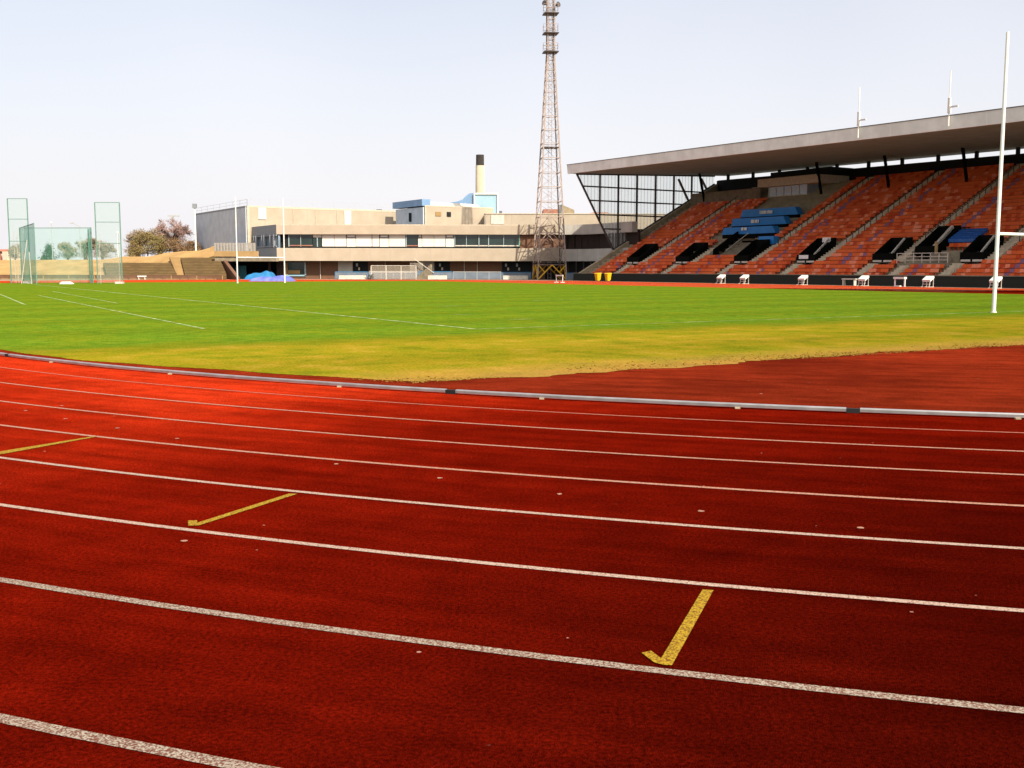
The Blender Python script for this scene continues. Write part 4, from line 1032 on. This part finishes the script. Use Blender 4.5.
# ================================================================== HAMMER CAGE AND NETS
def gp_(px, Y): return Vector((X_(px, Y), Y, 0))
P1, P2, P3, P4 = gp_(21.2, 119.), gp_(35.6, 110.5), gp_(92.2, 117.5), gp_(89.4, 121.5)
cage = thing('throwing_cage', 'green netted hammer cage on posts at the far left of the grass', 'cage', ((P1.x+P3.x)/2, 118, 0))
zt = Z_(228, 119, 20); zt2 = Z_(223.4, 110.5, 34); zt3 = Z_(228, 118, 91)
def net(p, q, z0, z1, m, name, par):
    N = max(3, int((q-p).length)); mb = MB()
    for k in range(N):
        a, b = p.lerp(q, k/N), p.lerp(q, (k+1)/N); za, zb__ = z0+(z1-z0)*k/N, z0+(z1-z0)*(k+1)/N
        sg = lambda f: .12*math.sin(f*math.pi*3)
        mb.face([(a.x, a.y+sg(k/N), .06), (b.x, b.y+sg((k+1)/N), .06), (b.x, b.y, zb__), (a.x, a.y, za)])
    mb.build(name, m, par)
net(P1, P2, zt, zt2, M['net2'], 'side_net', cage); net(P1, P3, zt, zt3, M['net'], 'back_net', cage); net(P3, P4, zt3, zt3, M['net2'], 'side_net', cage)
for p, z in ((P1, zt), (P2, zt2), (P3, zt3), (P4, zt3)): MB().tube((p.x, p.y, 0), (p.x, p.y, z+.05), .075 if p is not P2 else .05, None, 8).build('post', M['netpost'], cage)
MB().bar((P1.x, P1.y, zt), (P3.x, P3.y, zt3), .07).build('top_cable', M['netpost'], cage); MB().bar((P1.x, P1.y, zt), (P2.x, P2.y, zt2), .06).build('top_cable', M['netpost'], cage)
a, b = gp_(20.5, 111), gp_(28, 111); MB().tube((a.x, 111, 0), (b.x, 111, Z_(240, 111, 28)), .035, None, 6).build('stay', M['offwhite'], cage); MB().tube((X_(30.5, 111), 111, 0), (X_(29.6, 111), 111, Z_(252, 111, 30)), .035, None, 6).build('stay', M['offwhite'], cage)
def gate(pxa, pxb, pyt, Y, lab, extra):
    z = Z_(pyt, Y, pxa); xa, xb = X_(pxa, Y), X_(pxb, Y)
    r = thing('net_gate', lab, 'net gate', ((xa+xb)/2, Y, 0), group='tall net gates of the hammer cage')
    for xx in (xa, xb): MB().bar((xx, Y, 0), (xx, Y, z), .09).build('post', M['netpost'], r)
    for zz in (z, z*.76, z*.5): MB().bar((xa, Y, zz), (xb, Y, zz), .06).build('rail', M['netpost'], r)
    MB().face([(xa, Y, .1), (xb, Y+.1, .1), (xb, Y, z), (xa, Y, z)]).build('net', M['palenet'], r)
    for px in extra: xx = X_(px, Y); MB().bar((xx, Y+.6, 0), (xx, Y+.6, z*.62), .04).build('brace', M['offwhite'], r)
    MB().box(xb-.7, xb+.1, Y-.3, Y+.3, 0, .22).build('ballast', M['offwhite'], r)
gate(10.4, 29.8, 198.6, 116., 'tall pale net gate behind the left end of the green cage', (12.5, 15.5))
gate(97, 121.6, 202.4, 114.5, 'tall pale net gate standing right of the green cage', (98, 117))
o = MB()
n = 16
for k in range(n):
    a, b = 2*math.pi*k/n, 2*math.pi*(k+1)/n; x, y = X_(65, 112.), 112.
    o.face([(x+.75*math.cos(a), y+.7*math.sin(a), .0), (x+.85*math.cos(b), y+.7*math.sin(b), .0), (x+.5*math.cos(b), y+.4*math.sin(b), .2+.05*math.sin(3*b)), (x+.5*math.cos(a), y+.4*math.sin(a), .2+.05*math.sin(3*a))])
    o.face([(x+.5*math.cos(a), y+.4*math.sin(a), .2+.05*math.sin(3*a)), (x+.5*math.cos(b), y+.4*math.sin(b), .2+.05*math.sin(3*b)), (x, y, .24)])
tag(o.build('ground_sheet', M['cloth'], loc=(X_(65, 112), 112, 0)), 'white crumpled sheet lying on the grass in front of the green cage', 'sheet')

# ================================================================== LAMPS, HOUSES, TREES ON THE LEFT
def lamp(px, pyt, pyb, Y, lab, style, m='lampwhite', r0=.09):
    x = X_(px, Y); zt = Z_(pyt, Y, px); zb_ = 0
    r = thing('lamp_post', lab, 'lamp post', (x, Y, 0), group='lamp posts beyond the bank')
    MB().tube((x, Y, 0), (x, Y, zt), r0*1.2, r0*.8, 8).build('pole', M[m], r)
    if style == 'arm': MB().tube((x, Y, zt), (x-1.1, Y, zt+.5), .06, None, 6).build('arm', M[m], r); MB().box(x-1.7, x-1., Y-.15, Y+.15, zt+.42, zt+.6).build('lantern', M[m], r)
    elif style == 'tee': MB().box(x-1.1, x+1.1, Y-.12, Y+.12, zt, zt+.25).build('arm', M[m], r); MB().box(x-.5, x-.05, Y-.2, Y+.2, zt-.3, zt-.003).build('lantern', M[m], r)
    elif style == 'head': MB().box(x-.35, x+.35, Y-.3, Y+.3, zt, zt+.75).build('lantern', M['grey_panel'] if m == 'white' else M[m], r)
    else: MB().tube((x, Y, zt), (x, Y, zt+.3), .17, .12, 10).build('lantern', M['white'], r)
lamp(53, 223, 270, 195., 'thin grey lamp post showing through the back of the green cage, at its left', 'tip', r0=.07)
lamp(81, 226, 270, 195., 'curved arm lamp post showing through the green cage at its right', 'arm', r0=.06)
lamp(118.6, 233, 258, 195., 'pale lamp post with a bright head seen through the right net gate', 'tip', m='white')
lamp(175, 216.5, 250, 205., 'lamp post with a T-shaped head rising above the bare reddish tree', 'tee', r0=.07)
lamp(196.3, 208, 252, 190., 'stout white floodlight post beside the grey end of the hall', 'head', m='white', r0=.16)
Y = 215.
hs = thing('distant_house', 'pale orange rendered house at the extreme left beyond the bank', 'house', (X_(2, Y), Y, 2))
MB().box(X_(-25, Y), X_(4.5, Y), Y, Y+7, 2, Z_(252, Y, 0)).build('wall', M['brick'], hs); MB().box(X_(5, Y), X_(9.8, Y), Y-1, Y+6, 2, Z_(251.5, Y, 0)).build('gable_wall', M['house'], hs)
mb = MB().hexa([(X_(-26, Y), Y-.4, Z_(252, Y)), (X_(5, Y), Y-.4, Z_(252, Y)), (X_(5, Y), Y+7, Z_(252, Y)), (X_(-26, Y), Y+7, Z_(252, Y))], [(X_(-25, Y), Y+3, Z_(249.5, Y)), (X_(4, Y), Y+3, Z_(249.5, Y)), (X_(4, Y), Y+4, Z_(249.5, Y)), (X_(-25, Y), Y+4, Z_(249.5, Y))]).build('roof', M['redroof'], hs)
for px in (-3, 2): MB().box(X_(px, Y), X_(px+1.6, Y), Y-.05, Y-.003, Z_(258, Y), Z_(254.5, Y)).build('window', M['shutter'], hs)

def bare_tree(px, pyb, pyt, w_px, Y, lab, twig, seed, dens=1.0, leaf=None):
    random.seed(seed); x = X_(px, Y); z0 = Z_(pyb, Y, px); Ht = Z_(pyt, Y, px)-z0; Wd = w_px/F*Y/2
    r = thing('bare_tree', lab, 'tree', (x, Y, z0), group='trees beyond the bank')
    tr, tg = MB(), MB()
    def grow(p, d, L, rr, lv):
        q = p+d*L
        (tr if lv < 3 else tg).tube(p, q, rr, rr*.65, 5 if lv < 3 else 3)
        if lv >= 6: return
        for k in range(4 if lv in (0, 1, 4) else 3):
            a = random.uniform(0, 6.28); sp = random.uniform(.4, 1.0)
            o = d.orthogonal().normalized(); o.rotate(Matrix.Rotation(a, 3, d))
            nd = (d+o*sp+Vector((0, 0, .10))).normalized(); nd.x *= Wd/(Ht*.5) if lv == 0 else 1; nd.normalize()
            grow(p.lerp(q, random.uniform(.35, 1)), nd, L*random.uniform(.62, .82), max(rr*.6, .016), lv+1)
    grow(Vector((x, Y, z0)), Vector((random.uniform(-.1, .1), 0, 1)).normalized(), Ht*.17, Ht*.028, 0)
    # fit to the size it has
    v = np.array(tr.v+tg.v); sx = 2*Wd/np.ptp(v[:, 0]); sz = Ht/(v[:, 2].max()-z0); cx = (v[:, 0].max()+v[:, 0].min())/2
    for m_ in (tr, tg): m_.v = [(x+(a-x-(cx-x)*min(1, (c-z0)/Ht*2))*sx, Y+(b-Y)*sx, z0+(c-z0)*sz) for a, b, c in m_.v]
    for k in range(int(1500*dens)):
        a, el_ = random.uniform(0, 6.28), random.uniform(-.05, 1.5); rr = random.random()**.55*(.8+.2*math.sin(a*3+seed))
        c = Vector((x+math.cos(a)*math.cos(el_)*rr*Wd, Y+math.sin(a)*math.cos(el_)*rr*Wd*.8, z0+Ht*(.2+.78*math.sin(el_)*rr)))
        if math.sin(c.x*3.1+seed)+math.sin(c.z*3.7+c.y*2.2) < -.9: continue
        d = (Vector((c.x-x, c.y-Y, .8*(c.z-z0)))+Vector((random.gauss(0, .8), random.gauss(0, .8), random.gauss(.3, .5)))).normalized()*random.uniform(.25, .7); e = d.orthogonal().normalized()*random.uniform(.012, .030); e.rotate(Matrix.Rotation(random.uniform(0, 6.28), 3, d.normalized()))
        tg.face([c-d, c+e, c+d]); tg.face([c-e, c+d*.3, c+d*.9+e*random.uniform(3, 9)])
    tr.build('trunk', M['bark'], r); tg.build('crown', M[twig], r)
def bush(px, pyb, pyt, w_px, Y, lab, leafm, seed, name='bush', cat='bush', cone=False, n=5200):
    random.seed(seed); x = X_(px, Y); z0 = Z_(pyb, Y, px); Ht = Z_(pyt, Y, px)-z0; Wd = w_px/F*Y/2
    r = thing(name, lab, cat, (x, Y, z0), group='bushes beyond the bank'); mb = MB()
    cl = [(random.uniform(-1, 1)**1, random.uniform(-.6, .6), random.random()**.8, random.uniform(.18, .34)) for k in range(46)]
    tr = MB(); tr.tube((x, Y, z0), (x, Y, z0+Ht*.6), Ht*.03, Ht*.01, 6)
    for u, v, w, s in cl[:20]:
        lim = (1-w) if cone else math.sqrt(max(0, 1-w*w)); tr.tube((x, Y, z0+Ht*.1), (x+u*Wd*.85*lim, Y+v*Wd*.85*lim, z0+w*Ht*.85), Ht*.012, .012, 4)
    for k in range(n):
        u, v, w, s = random.choice(cl); lim = (1-w)*1.0 if cone else math.sqrt(max(0, 1-w*w))
        c = Vector((x+u*Wd*.85*lim+random.gauss(0, s*.42)*Wd, Y+v*Wd*.85*lim+random.gauss(0, s*.42)*Wd, z0+w*Ht*.86+random.gauss(0, s*.30)*Ht))
        if c.z < z0-.3: continue
        d = Vector((random.gauss(0, 1), random.gauss(0, 1), random.gauss(0, 1))).normalized()*random.uniform(.07, .17); e = d.orthogonal().normalized()*random.uniform(.04, .1); e.rotate(Matrix.Rotation(random.uniform(0, 6.28), 3, d.normalized()))
        mb.face([c-d, c+e, c+d, c-e])
    tr.build('trunk', M['bark'], r); mb.build('crown', M[leafm], r)
bush(148, 256, 231, 46, 198., 'rounded olive green bush behind the terrace', 'olive', 11)
bush(178, 253, 238, 50, 200., 'low rusty brown thicket under the bare reddish tree', 'rust', 12)
bush(193, 252, 240, 20, 199., 'small brown bush against the grey end of the hall', 'rust', 15, n=1800)
bush(136, 257, 240, 22, 199., 'thin brownish bush at the left side of the olive one', 'rust', 16, n=1700)
bush(50, 262, 243, 23, 206., 'small conical dark tree seen through the green net', 'conifer', 13, 'conical_tree', 'tree', True, 2600)
bare_tree(176, 253, 217, 36, 203., 'bare reddish tree with fine branches above the rusty thicket', 'twig', 21)
bare_tree(138, 257, 228, 34, 204., 'thin bare tree at the left of the olive bush', 'twig2', 22)
bare_tree(160, 256, 226, 26, 206., 'thin bare tree behind the olive bush', 'twig2', 26)
bare_tree(68, 262, 241, 20, 205., 'low bare tree seen through the middle of the green net', 'twig2', 23)
bare_tree(86, 262, 237, 30, 207., 'spreading bare tree behind the right post of the green cage', 'twig2', 24)
bare_tree(103, 262, 240, 26, 205., 'bare tree seen through the right net gate', 'twig2', 25)
bare_tree(15, 262, 243, 14, 205., 'narrow bare tree seen through the left net gate', 'twig2', 27)

# ================================================================== SKY, SUN, CAMERA
az = Vector((.58, -.815)).normalized(); elv = rad(41)
w = bpy.data.worlds.new('World'); S.world = w; w.use_nodes = True
n = w.node_tree.nodes; l = w.node_tree.links; bg = n['Background']
sk = n.new('ShaderNodeTexSky'); sk.sky_type = 'NISHITA'; sk.sun_disc = False; sk.sun_elevation = elv
sk.sun_rotation = math.atan2(az.x, az.y); sk.air_density = 1.0; sk.dust_density = 4.5; sk.ozone_density = 1.
# thin high haze whitens the blue
hz_ = n.new('ShaderNodeMix'); hz_.data_type = 'RGBA'; hz_.inputs[7].default_value = (6.2, 6.02, 6.22, 1)
tc = n.new('ShaderNodeTexCoord'); sp = n.new('ShaderNodeSeparateXYZ'); l.new(tc.outputs['Generated'], sp.inputs[0])
mr = n.new('ShaderNodeMapRange'); mr.inputs['From Min'].default_value = 0.; mr.inputs['From Max'].default_value = .27
mr.inputs['To Min'].default_value = .85; mr.inputs['To Max'].default_value = .45
no = n.new('ShaderNodeTexNoise'); no.inputs['Scale'].default_value = 1.6; no.inputs['Detail'].default_value = 3; l.new(tc.outputs['Generated'], no.inputs['Vector'])
ad = n.new('ShaderNodeMath'); ad.operation = 'MULTIPLY_ADD'; ad.inputs[1].default_value = .5
sb = n.new('ShaderNodeMath'); sb.operation = 'SUBTRACT'; sb.inputs[1].default_value = .5; l.new(no.outputs['Fac'], sb.inputs[0])
l.new(sp.outputs['Z'], mr.inputs['Value']); l.new(sb.outputs[0], ad.inputs[0]); l.new(mr.outputs['Result'], ad.inputs[2]); l.new(ad.outputs[0], hz_.inputs[0])
l.new(sk.outputs[0], hz_.inputs[6]); l.new(hz_.outputs[2], bg.inputs['Color']); bg.inputs['Strength'].default_value = .094
sun = bpy.data.lights.new('sun', 'SUN'); sun.energy = 3.5; sun.angle = rad(.9); sun.color = (1, .93, .80)
so = bpy.data.objects.new('sun', sun); C.objects.link(so)
d = Vector((az.x*math.cos(elv), az.y*math.cos(elv), math.sin(elv))); so.rotation_euler = d.to_track_quat('Z', 'Y').to_euler(); so.location = (0, -20, 60)

cam = bpy.data.cameras.new('camera'); co = bpy.data.objects.new('camera', cam); C.objects.link(co); S.camera = co
cam.sensor_width = 36; cam.lens = 36*F/1024; cam.clip_end = 4000; cam.clip_start = .05
c, s = math.cos(PITCH), math.sin(PITCH); fw = Vector((0, c, -s)); up = Vector((0, s, c)); rt = Vector((1, 0, 0))
r2 = math.cos(ROLL)*rt+math.sin(ROLL)*up; u2 = -math.sin(ROLL)*rt+math.cos(ROLL)*up
m = Matrix((r2, u2, -fw)).transposed().to_4x4(); m.translation = (0, 0, H); co.matrix_world = m
S.render.engine = 'CYCLES'; S.render.resolution_x, S.render.resolution_y = 1024, 768
vs = S.view_settings; vs.view_transform = 'Standard'; vs.look = 'None'; vs.gamma = 1; vs.use_curve_mapping = False; vs.exposure = .95
S.cycles.transparent_max_bounces = 16
